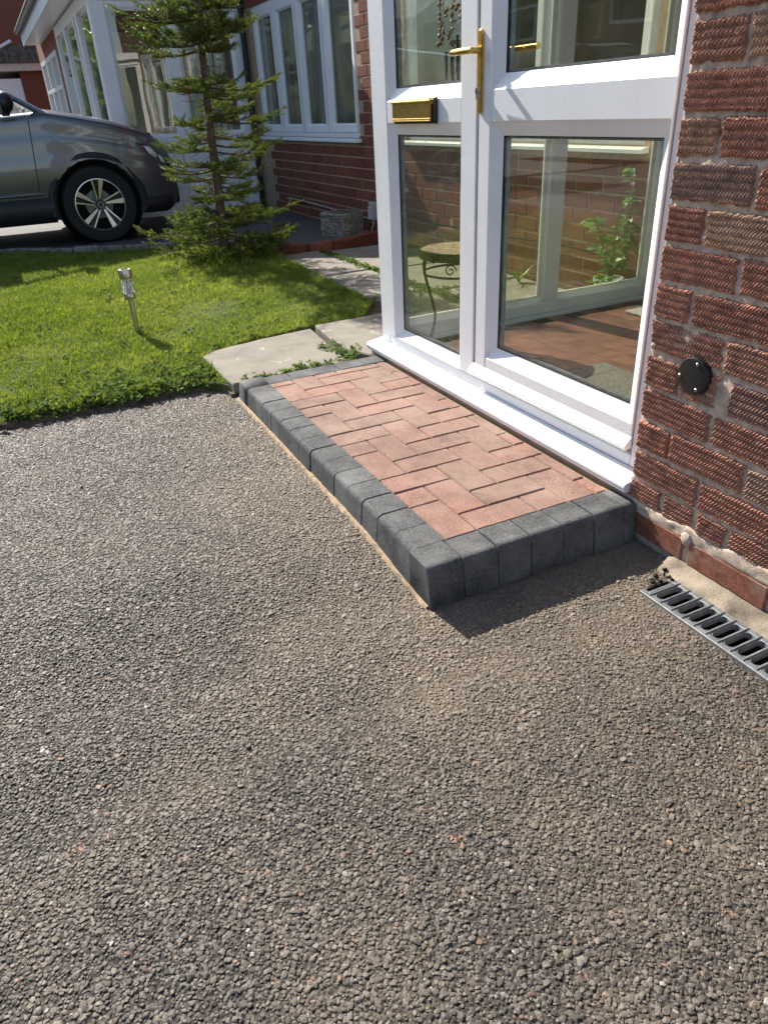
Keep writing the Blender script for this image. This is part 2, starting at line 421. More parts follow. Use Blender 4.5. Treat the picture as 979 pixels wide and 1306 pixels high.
M['bark'] = m_plain('bark', (0.105, 0.075, 0.050), 0.95, var=0.4, scale=40, bmp=1.0, bscale=90, bdist=0.006)
M['twig'] = m_plain('dry_twig', (0.19, 0.15, 0.11), 0.95, var=0.3, scale=40)

# ------------------------------------------------------------------ scatter with geometry nodes (only for what nobody could count)
def scatter(name, P, rot, scl, protos, pick, label, cat, parent=None):
    me = bpy.data.meshes.new(name); me.vertices.add(len(P)); me.vertices.foreach_set('co', np.asarray(P, np.float32).ravel())
    for nm, arr in (('rot', rot), ('scl', scl)):
        a = me.attributes.new(nm, 'FLOAT_VECTOR', 'POINT'); a.data.foreach_set('vector', np.asarray(arr, np.float32).ravel())
    a = me.attributes.new('pick', 'INT', 'POINT'); a.data.foreach_set('value', np.asarray(pick, np.int32))
    o = link(name, me, None, parent)
    g = bpy.data.node_groups.new(name + '_scatter', 'GeometryNodeTree')
    g.interface.new_socket('Geometry', in_out='INPUT', socket_type='NodeSocketGeometry')
    g.interface.new_socket('Geometry', in_out='OUTPUT', socket_type='NodeSocketGeometry')
    gi = g.nodes.new('NodeGroupInput'); go = g.nodes.new('NodeGroupOutput'); ip = g.nodes.new('GeometryNodeInstanceOnPoints')
    g2i = g.nodes.new('GeometryNodeGeometryToInstance')
    for pr_ in reversed(protos):
        oi = g.nodes.new('GeometryNodeObjectInfo'); oi.inputs['Object'].default_value = pr_
        oi.inputs['As Instance'].default_value = False
        ti = g.nodes.new('GeometryNodeGeometryToInstance')
        g.links.new(oi.outputs['Geometry'], ti.inputs[0]); g.links.new(ti.outputs[0], g2i.inputs[0])
    jn = g.nodes.new('GeometryNodeJoinGeometry')
    for n_ in [x for x in g.nodes if x.bl_idname == 'GeometryNodeGeometryToInstance' and x is not g2i]:
        g.links.new(n_.outputs[0], jn.inputs[0])
    g.nodes.remove(g2i)
    def attr(nm, ty):
        n_ = g.nodes.new('GeometryNodeInputNamedAttribute'); n_.data_type = ty; n_.inputs[0].default_value = nm; return n_.outputs['Attribute']
    g.links.new(gi.outputs[0], ip.inputs['Points']); g.links.new(jn.outputs[0], ip.inputs['Instance'])
    ip.inputs['Pick Instance'].default_value = True
    g.links.new(attr('pick', 'INT'), ip.inputs['Instance Index'])
    g.links.new(attr('rot', 'FLOAT_VECTOR'), ip.inputs['Rotation']); g.links.new(attr('scl', 'FLOAT_VECTOR'), ip.inputs['Scale'])
    g.links.new(ip.outputs[0], go.inputs[0])
    md = o.modifiers.new('scatter', 'NODES'); md.node_group = g
    return tag(o, label, cat, kind='stuff')
def proto(name, me, mat):
    if not me.materials: me.materials.append(mat)
    return bpy.data.objects.new(name, me)          # never linked: only a shape for the scatter

def ico(sub=1):
    t = (1 + 5 ** .5) / 2
    V = [(-1, t, 0), (1, t, 0), (-1, -t, 0), (1, -t, 0), (0, -1, t), (0, 1, t), (0, -1, -t), (0, 1, -t), (t, 0, -1), (t, 0, 1), (-t, 0, -1), (-t, 0, 1)]
    F = [(0, 11, 5), (0, 5, 1), (0, 1, 7), (0, 7, 10), (0, 10, 11), (1, 5, 9), (5, 11, 4), (11, 10, 2), (10, 7, 6), (7, 1, 8), (3, 9, 4), (3, 4, 2), (3, 2, 6), (3, 6, 8), (3, 8, 9), (4, 9, 5), (2, 4, 11), (6, 2, 10), (8, 6, 7), (9, 8, 1)]
    V = [np.array(v) / np.linalg.norm(v) for v in V]
    for _ in range(sub):
        c = {}; F2 = []
        def mid(a, b):
            k = (min(a, b), max(a, b))
            if k not in c:
                v = V[a] + V[b]; V.append(v / np.linalg.norm(v)); c[k] = len(V) - 1
            return c[k]
        for a, b, d in F:
            x, y, z = mid(a, b), mid(b, d), mid(d, a); F2 += [(a, x, z), (b, y, x), (d, z, y), (x, y, z)]
        F = F2
    return np.array(V), np.array(F)

# ================================================================== GROUND
def sstep(a, b, x):
    t = np.clip((x - a) / (b - a), 0, 1); return t * t * (3 - 2 * t)
def tar_z(x, y):
    return 0.030 * (1 - sstep(-0.45, 0.05, x)) - 0.006 * sstep(0.1, 0.3, x)
def lawn_z(x, y):
    return 0.062 + 0.011 * np.clip(-x - 1.9, 0, 5) + 0.006 * np.sin(x * 2.3 + y * 1.7)
def vnoise(nx, ny, cx, cy, r=rng):
    """smooth value noise on a grid of nx by ny with cx by cy cells"""
    g = r.random((cy + 2, cx + 2)); X = np.linspace(0, cx, nx, endpoint=False); Y = np.linspace(0, cy, ny, endpoint=False)
    xi = X.astype(int); yi = Y.astype(int); fx = X - xi; fy = Y - yi
    fx = fx * fx * (3 - 2 * fx); fy = fy * fy * (3 - 2 * fy); fx = fx[None]; fy = fy[:, None]
    a = g[yi][:, xi]; b = g[yi][:, xi + 1]; c = g[yi + 1][:, xi]; d = g[yi + 1][:, xi + 1]
    return (a * (1 - fx) + b * fx) * (1 - fy) + (c * (1 - fx) + d * fx) * fy
def sheet(name, xs, ys, zf, mat, skip=None, kind='structure'):
    X, Y = np.meshgrid(xs, ys); Z = zf(X, Y) + 0 * X
    V = np.stack([X, Y, Z], -1).reshape(-1, 3); n = len(xs)
    F = []
    for j in range(len(ys) - 1):
        for i in range(n - 1):
            cx, cy = (xs[i] + xs[i + 1]) / 2, (ys[j] + ys[j + 1]) / 2
            if skip and skip(cx, cy): continue
            F.append((j * n + i, j * n + i + 1, (j + 1) * n + i + 1, (j + 1) * n + i))
    o = link(name, np_mesh(name, V, F, True), mat); return tag(o, kind=kind)

gr = sheet('ground', np.array([-300, -60, -20, 20, 60, 300.]), np.array([-300, -60, -20, 20, 60, 300.]), lambda x, y: -0.22 + 0 * x, M['road'])
DR = (0.245, 1.30, -0.172, -0.058)       # drain channel opening x0 x1 y0 y1
def in_hole(x, y): return (DR[0] < x < DR[1] and DR[2] < y < DR[3]) or (0.20 < x and y > DR[3])
xs = np.array(sorted(set(list(np.round(np.arange(-1.90, 0.2, 0.075), 4)) + [0.2, DR[0], 0.4, 0.8, DR[1], 2, 4, 8, 14])))
ys = np.array([-9, -6, -4, -3, -2.5, -2, -1.5, -1.2, -0.9, -0.6, -0.3, DR[2], DR[3], 0.0])
drive = sheet('driveway', xs, ys, lambda x, y: tar_z(x, y) - 0.0014, M['tar'], in_hole)

# the chippings rolled into the tarmac, one by one
def chips():
    pr_ = []
    for k in range(7):
        import bmesh
        r2 = np.random.default_rng(50 + k)
        V = r2.normal(0, 1, (26, 3)); V /= np.linalg.norm(V, axis=1)[:, None]
        V *= np.array([1.08, 0.72 + 0.3 * r2.random(), 0.62])
        V[:, 2] = np.clip(V[:, 2], -.3, 0.36 + 0.12 * r2.random()) + 0.16 * V[:, 0] * (r2.random() - .5)
        bm = bmesh.new()
        for v in V: bm.verts.new(v)
        hull = bmesh.ops.convex_hull(bm, input=bm.verts)
        bmesh.ops.delete(bm, geom=[v for v in hull['geom_interior'] if isinstance(v, bmesh.types.BMVert)], context='VERTS')
        me = bpy.data.meshes.new('chipping'); bm.to_mesh(me); bm.free()
        pr_.append(proto('chipping', me, M['chip']))
    pitch = 0.0061
    x0, x1, y0, y1 = -1.91, 1.65, -2.95, 0.0
    nx = int((x1 - x0) / pitch); ny = int((y1 - y0) / (pitch * 0.866))
    I, J = np.meshgrid(np.arange(nx), np.arange(ny))
    X = x0 + (I + 0.5 * (J % 2)) * pitch + rng.normal(0, 0.0018, I.shape); Y = y0 + J * pitch * 0.866 + rng.normal(0, 0.0018, I.shape)
    X = X.ravel(); Y = Y.ravel()
    # the photo sees a wedge of the drive; keep a margin of half a metre round it
    keep = (Y < -0.001) & (Y > -2.95 + 0.20 * np.clip(X, 0, 2))
    keep &= ~((X > -1.66) & (X < 0.062 + 0.0) & (Y > -0.693))
    keep &= ~((X > DR[0] - 0.006) & (Y > DR[2] - 0.006)) & ~((X > 0.205) & (Y > DR[3] - 0.004))
    X, Y = X[keep], Y[keep]; n = len(X)
    s = 0.0035 * np.exp(rng.normal(0, 0.32, n)); s = np.clip(s, 0.0017, 0.0078)
    edge = np.clip((-1.80 - X) / 0.1, 0, 1)
    Z = tar_z(X, Y) - 0.0010 + rng.normal(0, 0.0007, n) - 0.12 * (s - .0035)
    Z -= 0.0016 * (rng.random(n) < 0.08)
    rot = np.stack([rng.normal(0, 0.17, n), rng.normal(0, 0.17, n), rng.random(n) * 6.283], -1)
    scl = np.stack([s * (0.9 + 0.3 * rng.random(n)), s * (0.9 + 0.3 * rng.random(n)), s * 0.78], -1)
    scatter('tarmac_chippings', np.stack([X, Y, Z], -1), rot, scl, pr_, rng.integers(0, 7, n), 'grey stone chippings packed into the tarmac drive', 'gravel')
chips()

# ------------------------------------------------------------------ lawn
K_LINE = [(-7.6, -3.6), (-7.05, -2.5), (-6.43, -1.52), (-5.97, -0.88), (-5.63, -0.04), (-5.22, 0.50), (-4.98, 0.66)]
lawn_poly = [(-1.90, -3.6), (-1.895, -1.65), (-1.885, -1.3), (-1.875, -0.99), (-1.87, -0.80), (-1.80, -0.715), (-1.74, -0.69), (-2.18, -0.695), (-2.29, -0.64), (-2.40, -0.35), (-2.46, -0.08), (-2.46, 0.30), (-2.76, 0.50), (-3.6, 0.52), (-4.62, 0.535), (-4.92, 0.60)] + [(x + 0.05, y - 0.02) for x, y in K_LINE[::-1]]
def inpoly(X, Y, poly):
    ins = np.zeros(len(X), bool); n = len(poly)
    for i in range(n):
        x1, y1 = poly[i]; x2, y2 = poly[(i + 1) % n]
        c = ((y1 > Y) != (y2 > Y)) & (X < (x2 - x1) * (Y - y1) / (y2 - y1 + 1e-12) + x1); ins ^= c
    return ins
xs = np.arange(-7.7, -1.80, 0.1); ys = np.arange(-3.6, 0.8, 0.1)
_P = np.array(lawn_poly)
def lawn_skip(x, y): return not inpoly(np.array([x]), np.array([y]), [(px * 1.0, py) for px, py in lawn_poly])[0]
lm = MB(); n = len(lawn_poly)
lm.add([(x, y, float(lawn_z(x, y))) for x, y in lawn_poly] + [(x, y, -0.1) for x, y in lawn_poly], [tuple(range(n))[::-1]] + [(i, (i + 1) % n, n + (i + 1) % n, n + i) for i in range(n)])
tag(lm.build('lawn', M['turf']), kind='structure')

def blade_tuft(seed, nb, h, w_, spread, lean):
    r2 = np.random.default_rng(seed); V = []; F = []
    for i in range(nb):
        a = r2.random() * 6.283; bx, by = r2.normal(0, spread, 2); hh = h * (0.55 + 0.75 * r2.random()); ww = w_ * (0.7 + 0.6 * r2.random())
        dx, dy = math.cos(a), math.sin(a); l = lean * (0.4 + 1.0 * r2.random()) * hh; px, py = -dy * ww, dx * ww
        b = len(V)
        V += [(bx - px, by - py, 0), (bx + px, by + py, 0), (bx + px * .8 + dx * l * .4, by + py * .8 + dy * l * .4, hh * .6), (bx - px * .8 + dx * l * .4, by - py * .8 + dy * l * .4, hh * .6), (bx + dx * l, by + dy * l, hh), (bx + dx * l + .0001, by + dy * l, hh)]
        F += [(b, b + 1, b + 2, b + 3), (b + 3, b + 2, b + 5, b + 4)]
    return np.array(V), np.array(F)
def grass():
    pr_ = [proto('tuft', np_mesh('tuft', *blade_tuft(k, 16, 0.026, 0.0013, 0.011, 0.9)), M['grass']) for k in range(5)]
    pitch = 0.0165; X, Y = np.meshgrid(np.arange(-7.0, -1.80, pitch), np.arange(-3.3, 0.75, pitch)); X = X.ravel(); Y = Y.ravel()
    X = X + rng.normal(0, 0.006, X.shape); Y = Y + rng.normal(0, 0.006, Y.shape)
    k = inpoly(X, Y, lawn_poly) & (Y > -2.7 + 0.16 * (X + 1.8))
    X, Y = X[k], Y[k]; n = len(X)
    big = np.sin(X * 3.1 + 1.3 * np.sin(Y * 4.0)) * np.sin(Y * 3.7 + 0.8) * 0.25
    s = np.clip(0.85 + big + rng.normal(0, 0.18, n), 0.4, 1.6)
    s *= 1 - .30 * np.exp(-((X + 3.2) ** 2 / .05 + (Y + .33) ** 2 / .03)) - .4 * np.exp(-((X + 2.75) ** 2 / .02 + (Y + .75) ** 2 / .02))
    thin = (X > -2.35) & (rng.random(n) < 0.25); keep = ~thin
    X, Y, s = X[keep], Y[keep], s[keep]; n = len(X)
    rot = np.stack([rng.normal(0, .15, n), rng.normal(0, .15, n), rng.random(n) * 6.283], -1)
    scatter('grass', np.stack([X, Y, lawn_z(X, Y) - 0.002], -1), rot, np.stack([s, s, s * (0.8 + 0.4 * rng.random(n))], -1), pr_, rng.integers(0, 5, n), 'short sunlit green grass of the front lawn', 'grass')
    # clover and plantain leaves: thick along the near edge, sprinkled elsewhere
    def leafset(seed):
        r2 = np.random.default_rng(seed); V = []; F = []
        for i in range(9):
            a = r2.random() * 6.283; c = r2.normal(0, 0.011, 2); z = 0.010 + 0.014 * r2.random(); rad = 0.0042 + 0.005 * r2.random(); tx, ty = r2.normal(0, .35, 2)
            b = len(V)
            for q in range(6):
                an = a + q * math.pi / 3; lx, ly = math.cos(an) * rad * (1.35 if q % 3 == 0 else 0.85), math.sin(an) * rad
                V.append((c[0] + lx, c[1] + ly, z + lx * tx + ly * ty + (0.0014 if q % 3 else 0)))
            F += [(b, b + 1, b + 2, b + 3), (b, b + 3, b + 4, b + 5)]
        return np.array(V), np.array(F)
    pr2 = [proto('leafset', np_mesh('leafset', *leafset(k)), M['clover']) for k in range(4)]
    n = 32000; X = rng.uniform(-7, -1.82, n); Y = rng.uniform(-3.1, 0.6, n)
    prob = 0.04 + 0.55 * np.exp(-np.clip(-1.88 - X, 0, 9) / 0.25) + 0.5 * np.exp(-((X + 2.45) ** 2 / .05 + (Y + .55) ** 2 / .06)); prob *= 0.75 + 0.5 * np.sin(Y * 9 + X * 3)
    k = inpoly(X - 0.0, Y, lawn_poly) & (rng.random(n) < prob); X, Y = X[k], Y[k]
    # extra band along the tarmac edge, spilling over it
    m = 1250; X2 = -1.88 - np.abs(rng.normal(0, 0.17, m)) + 0.035; Y2 = rng.uniform(-3.1, -0.72, m); X = np.r_[X, X2]; Y = np.r_[Y, Y2]
    n = len(X); s = np.clip(rng.normal(0.82, 0.28, n), .4, 1.6)
    rot = np.stack([rng.normal(0, .3, n), rng.normal(0, .3, n), rng.random(n) * 6.283], -1)
    scatter('clover', np.stack([X, Y, np.where(X > -1.89, 0.042, lawn_z(X, Y))], -1), rot, np.stack([s] * 3, -1), pr2, rng.integers(0, 4, n), 'small dark clover leaves along the lawn edge by the tarmac', 'clover')
    return pr_, pr2
TUFTS, LEAFS = grass()

# weathered strip of soil and old edging between lawn and tarmac
def strip_along(pts, wdt, h0, h1, seed, zb=-0.05):
    r2 = np.random.default_rng(seed); m = MB(); V = []; n = len(pts)
    for i, (x, y) in enumerate(pts):
        x2, y2 = pts[min(i + 1, n - 1)]; x1, y1 = pts[max(i - 1, 0)]; t = Vector((x2 - x1, y2 - y1, 0)).normalized(); nn = Vector((t.y, -t.x, 0))
        w2 = wdt * (0.75 + 0.5 * r2.random()); p = Vector((x, y, 0)); hh = h0 + (h1 - h0) * r2.random()
        V += [p - nn * w2 * .5 + Vector((0, 0, zb)), p - nn * w2 * .45 + Vector((0, 0, hh)), p + nn * w2 * .1 + Vector((0, 0, hh * .97)), p + nn * w2 * .42 + Vector((0, 0, hh * .72)), p + nn * w2 * .5 + Vector((0, 0, zb))]
    F = []
    for i in range(n - 1):
        for k in range(4): a = i * 5 + k; F.append((a, a + 1, a + 6, a + 5))
    m.add(V, F); return m
yy = np.arange(-3.4, -0.70, 0.03)
tag(strip_along([(-1.872 + 0.008 * math.sin(y * 9) + 0.004 * random.random(), y) for y in yy], 0.055, 0.040, 0.056, 3).build('soil_verge', M['soil'], smooth='all'), kind='structure')

# ------------------------------------------------------------------ path of old concrete slabs
path = tag(empty('path', (-3, 0.8, 0)), kind='structure')
def slab(poly, z=0.088, seed=0):
    r2 = random.Random(seed); m = MB(); P = []
    n = len(poly)
    for i in range(n):                                     # subdivided, slightly chipped outline
        a, b = Vector(poly[i]), Vector(poly[(i + 1) % n]); k = max(2, int((b - a).length / 0.07))
        for j in range(k):
            p = a.lerp(b, j / k); P.append((p.x + r2.uniform(-.005, .005), p.y + r2.uniform(-.005, .005)))
    c = Vector((sum(p[0] for p in P) / len(P), sum(p[1] for p in P) / len(P)))
    tx, ty = r2.uniform(-.006, .006), r2.uniform(-.006, .006)
    zt = lambda x, y, d: z - d + (x - c.x) * tx + (y - c.y) * ty
    inn = [(x + (c.x - x) / math.hypot(c.x - x, c.y - y) * .008, y + (c.y - y) / math.hypot(c.x - x, c.y - y) * .008) for x, y in P]
    k = len(P)
    m.add([(x, y, zt(x, y, 0)) for x, y in inn] + [(x, y, zt(x, y, .006)) for x, y in P] + [(x, y, z - .12) for x, y in P],
          [tuple(range(k))] + [(i, k + i, k + (i + 1) % k, (i + 1) % k) for i in range(k)] + [(k + i, 2 * k + i, 2 * k + (i + 1) % k, k + (i + 1) % k) for i in range(k)])
    o = m.build('slab', M['slab'], path); o.matrix_parent_inverse = Matrix.Translation((3, -0.8, 0)); return o
slab([(-1.70, -0.685), (-1.70, -0.135), (-1.90, -0.10), (-2.36, -0.055), (-2.335, -0.35), (-2.27, -0.62), (-2.21, -0.695)], 0.086, 1)
slab([(-1.74, 0.0), (-1.74, 0.50), (-2.42, 0.50), (-2.41, 0.36), (-2.40, -0.02), (-1.93, -0.07)], 0.090, 2)
for i, (a, b) in enumerate(((-4.66, -3.64), (-3.62, -2.80), (-2.78, -1.74))):
    slab([(a, 0.535), (b - 0.015, 0.525), (b - 0.015, 0.905), (a, 0.905)], 0.086 - .002 * i, 5 + i)
    slab([(a + .05, 0.925), (b + .03, 0.925), (b + .03, 1.60), (a + .05, 1.60)], 0.080 + .002 * i, 9 + i)
tag(link('path_bed', MB().box(-4.70, -1.69, -0.70, 1.64, -0.1, 0.045).mesh('path_bed'), M['soil']), kind='structure')
# weeds in the joints
wx = np.r_[rng.uniform(-4.6, -1.8, 420), rng.uniform(-2.42, -1.72, 150), -1.71 + rng.normal(0, .02, 70), rng.normal(-1.86, .10, 45), np.full(90, -2.72) + rng.normal(0, .03, 90)]
wy = np.r_[0.915 + rng.normal(0, .018, 420), 0.512 + rng.normal(0, .02, 150), rng.uniform(-.64, -.1, 70), -0.08 + rng.normal(0, .03, 45), rng.uniform(.5, 1.5, 90)]
nn = len(wx); s = np.clip(rng.normal(.75, .3, nn), .25, 1.5)
scatter('joint_weeds', np.stack([wx, wy, np.full(nn, 0.08)], -1), np.stack([rng.normal(0, .3, nn), rng.normal(0, .3, nn), rng.random(nn) * 6.28], -1), np.stack([s] * 3, -1), LEAFS, rng.integers(0, 4, nn), 'low green weeds growing in the joints of the path slabs', 'weeds')

# neighbour's drive beyond the lawn
def d2z(x, y): return 0.078 + 0.034 * sstep(-6.45, -5.9, x) - 0.025 * sstep(0.55, 1.5, y) * sstep(-6.45, -5.9, x)
dp = K_LINE + [(-4.93, 0.80), (-4.86, 1.0), (-4.93, 1.4), (-4.97, 1.66), (-30, 1.66), (-30, -12), (-12, -12)]
m = MB()
xs = np.arange(-30, -4.7, 0.25); ys = np.array([-12, -8, -5, -3, -2, -1, 0, .3, .55, .8, 1.05, 1.3, 1.5, 1.66])
xs = np.r_[np.array([-30, -20, -12, -9, -8, -7.2]), np.arange(-6.7, -4.7, 0.06)]; ys = np.r_[np.array([-12, -8, -5, -4]), np.arange(-3.6, 1.62, 0.06), [1.66]]
X, Y = np.meshgrid((xs[1:] + xs[:-1]) / 2, (ys[1:] + ys[:-1]) / 2); _in = inpoly(X.ravel(), Y.ravel(), dp).reshape(X.shape)
_ix = {(round(float((xs[i] + xs[i + 1]) / 2), 5), round(float((ys[j] + ys[j + 1]) / 2), 5)): _in[j, i] for j in range(len(ys) - 1) for i in range(len(xs) - 1)}
sheet('neighbour_drive', xs, ys, d2z, M['drive2'], lambda cx, cy: not _ix[(round(float(cx), 5), round(float(cy), 5))])

# edging stones along the far side of the lawn, red bricks round the corner by the planter
def along(pts, step):
    out = []; acc = 0.0
    for i in range(len(pts) - 1):
        a, b = Vector(pts[i]), Vector(pts[i + 1]); L = (b - a).length; d = acc
        while d < L: p = a.lerp(b, d / L); out.append((p.x, p.y, math.atan2(b.y - a.y, b.x - a.x))); d += step
        acc = d - L
    return out
def smooth_line(pts, k=6):
    P = [Vector(p) for p in pts]; out = []
    for i in range(len(P) - 1):
        p0, p1, p2, p3 = P[max(i - 1, 0)], P[i], P[i + 1], P[min(i + 2, len(P) - 1)]
        for j in range(k):
            t = j / k; out.append(tuple(0.5 * ((2 * p1) + (p2 - p0) * t + (2 * p0 - 5 * p1 + 4 * p2 - p3) * t * t + (3 * p1 - p0 - 3 * p2 + p3) * t ** 3)))
    return out + [tuple(P[-1])]
ed = tag(empty('lawn_edging', (-5.8, -0.5, 0)), 'low weathered stone edging between the lawn and the grey car', 'edging')
pe = [MB().box(-0.108, 0.108, -0.035, 0.035, -0.10, 0.04, 0.008 + .002 * k).mesh('edging_stone') for k in range(2)]
for i, (x, y, a) in enumerate(along(smooth_line(K_LINE[1:]), 0.225)):
    o = link('edging_stone', pe[i % 2], M['stone_edge'], ed, (x + 5.8, y + 0.5, 0.112 + random.uniform(-.008, .006)), (random.uniform(-.05, .05), 0, a + random.uniform(-.03, .03)))
eb = tag(empty('brick_edging', (-4.9, 1.1, 0)), 'curved row of dark red edging bricks in front of the stone planter', 'edging')
pb = MB().box(-0.10, 0.10, -0.05, 0.05, -0.10, 0.055, 0.006).mesh('edging_brick')
for i, (x, y, a) in enumerate(along(smooth_line([(-5.0, 0.66), (-4.82, 0.78), (-4.74, 0.93), (-4.78, 1.18), (-4.88, 1.42), (-4.93, 1.58)]), 0.208)):
    link('edging_brick', pb, M['brick'], eb, (x + 4.9, y - 1.1, 0.085 + random.uniform(-.004, .004)), (0, 0, a))

# ================================================================== THE STEP
step = tag(empty('front_step', (-0.8, -0.35, 0)), 'low new doorstep of red block paving with charcoal kerb edges', 'step')
SO = Vector((0.8, 0.35, 0))
H = 0.115; U = 0.101; XA, YA = -0.060, -0.570
def part(mb, name, mat, par, off, loc=None, **kw):
    """mesh given in world metres, parented under an Empty that stands at -off"""
    o = mb.build(name, mat, par, **kw); o.location = off; return o
bed = MB().box(XA - 14.6 * U - 0.05, XA + 0.05, YA - 0.05, -0.004, -0.02, H - 0.006)
part(bed, 'bed', M['sand'], step, SO)
NX, NY = 14.55, 5.42
def paver(n0, n1, j0, j1):
    n0c, n1c, j0c, j1c = max(n0, 0), min(n1, NX), max(j0, 0), min(j1, NY)
    if n1c - n0c < 0.15 or j1c - j0c < 0.15: return
    g = 0.0011
    x1, x0 = XA - n0c * U - g, XA - n1c * U + g; y0, y1 = YA + j0c * U + g, YA + j1c * U - g
    cx, cy = (x0 + x1) / 2, (y0 + y1) / 2
    mb = MB().box(-(x1 - x0) / 2, (x1 - x0) / 2, -(y1 - y0) / 2, (y1 - y0) / 2, -0.05, 0, 0.0042)
    mb.build('paver', M['paver'], step, loc=(cx + SO.x, cy + SO.y, H + random.uniform(-.0012, .0012)), rot=(random.gauss(0, .004), random.gauss(0, .004), random.gauss(0, .003)))
for j in range(-1, 6):
    for n_ in range(-2, 16):
        k = (n_ - j) % 4
        if k == 0: paver(n_, n_ + 2, j, j + 1)
        elif k == 3: paver(n_, n_ + 1, j, j + 2)
KP = [(0.0, -0.03), (0.0, H + .001), (0.080, H + .001), (0.082, H + .001), (0.0895, H - .0010), (0.0955, H - .0045), (0.0992, H - .0105), (0.1004, H - .0165), (0.1008, H - .020), (0.1105, 0.01), (0.112, -0.03)]
def kerb_mesh(L, b=0.0016):
    """a kerb block: rounded, battered profile swept along its length with softened ends"""
    m = MB(); n = len(KP); cx, cz = 0.05, 0.05; V = []
    for (s, ins) in ((-L / 2, b), (-L / 2 + b, 0), (L / 2 - b, 0), (L / 2, b)):
        for (u, z) in KP:
            f = 1 - ins / 0.06; V.append((s, cx + (u - cx) * f, cz + (z - cz) * f))
    F = [tuple(range(n))] + [tuple(reversed([3 * n + i for i in range(n)]))]
    for a in range(3):
        for i in range(n):
            j = (i + 1) % n; F.append((a * n + i, (a + 1) * n + i, (a + 1) * n + j, a * n + j))
    m.add(V, F); return m
def fix(me):
    import bmesh
    bm = bmesh.new(); bm.from_mesh(me); bmesh.ops.recalc_face_normals(bm, faces=bm.faces); bm.to_mesh(me); bm.free(); return me
kp = 0.1045
kmesh = fix(kerb_mesh(kp - 0.0018).mesh('kerb_block', True))
try: kmesh.set_sharp_from_angle(angle=R(40))
except Exception: pass
def kjit(): return (random.gauss(0, .004), random.gauss(0, .004), random.gauss(0, .003))
# long side, facing the drive (outward = -y): local +y of the profile points outward
for i in range(14):
    x = XA - kp * (i + 0.5); r = kjit()
    o = link('kerb_block', kmesh, M['kerb'], step, (x + SO.x, YA + SO.y + random.gauss(0, .0012), random.gauss(0, .0012)), (r[0], r[1], math.pi + r[2]))
xe = XA - kp * 14
o = link('kerb_block', fix(kerb_mesh(0.118).mesh('kerb_block', True)), M['kerb'], step, (xe - 0.060 + SO.x, YA + SO.y, 0), (0, 0, math.pi))
# near end (outward = +x)
y = YA - 0.1125; i = 0
while y < -0.03:
    L = min(kp + 0.001, -0.004 - y)
    me = kmesh if L > kp - .002 else fix(kerb_mesh(L - 0.002).mesh('kerb_block', True))
    r = kjit() if i else (0, 0, 0)
    link('kerb_block', me, M['kerb'], step, (XA + SO.x + (random.gauss(0, .0012) if i else 0), y + L / 2 + SO.y, (random.gauss(0, .001) if i else .001)), (r[0], r[1], -math.pi / 2 + r[2]))
    y += L; i += 1
# far end: flat charcoal pavers
y = YA + 0.002
for L in (0.112, 0.118, 0.104, 0.125, 0.108):
    L = min(L, -0.004 - y)
    MB().box(-0.050, 0.050, -L / 2 + .001, L / 2 - .001, -0.08, 0, 0.003).build('kerb_paver', M['kerb'], step, loc=(XA - 14.55 * U - 0.052 + SO.x, y + L / 2 + SO.y, H - .001 + random.gauss(0, .001)), rot=(0, 0, random.gauss(0, .006)))
    y += L
# line of spilled sand at the foot of the long side and in the corner by the wall
pts = [(x, YA - 0.1145 - 0.002 * math.sin(x * 31) - 0.004 * random.random()) for x in np.arange(-1.66, 0.055, 0.02)]
V = []; F = []
for i, (x, y) in enumerate(pts):
    z = float(tar_z(x, y)); wv = 0.002 + 0.008 * random.random() ** 2
    V += [(x, YA - 0.100, z + .008), (x, y + .002, z + .004 + .003 * random.random()), (x, y - wv, z - .003)]
for i in range(len(pts) - 1):
    for k in range(2): a = i * 3 + k; F.append((a, a + 3, a + 4, a + 1))
part(MB().add(V, F), 'sand_line', M['sand'], step, SO)
part(MB().prism([(-0.115, -0.006), (-0.012, -0.052), (0.012, -0.052), (0.010, -0.001), (-0.02, 0.01), (-0.115, 0.01)], H - .012, H - .0035), 'sand_fill', M['sand'], step, SO)

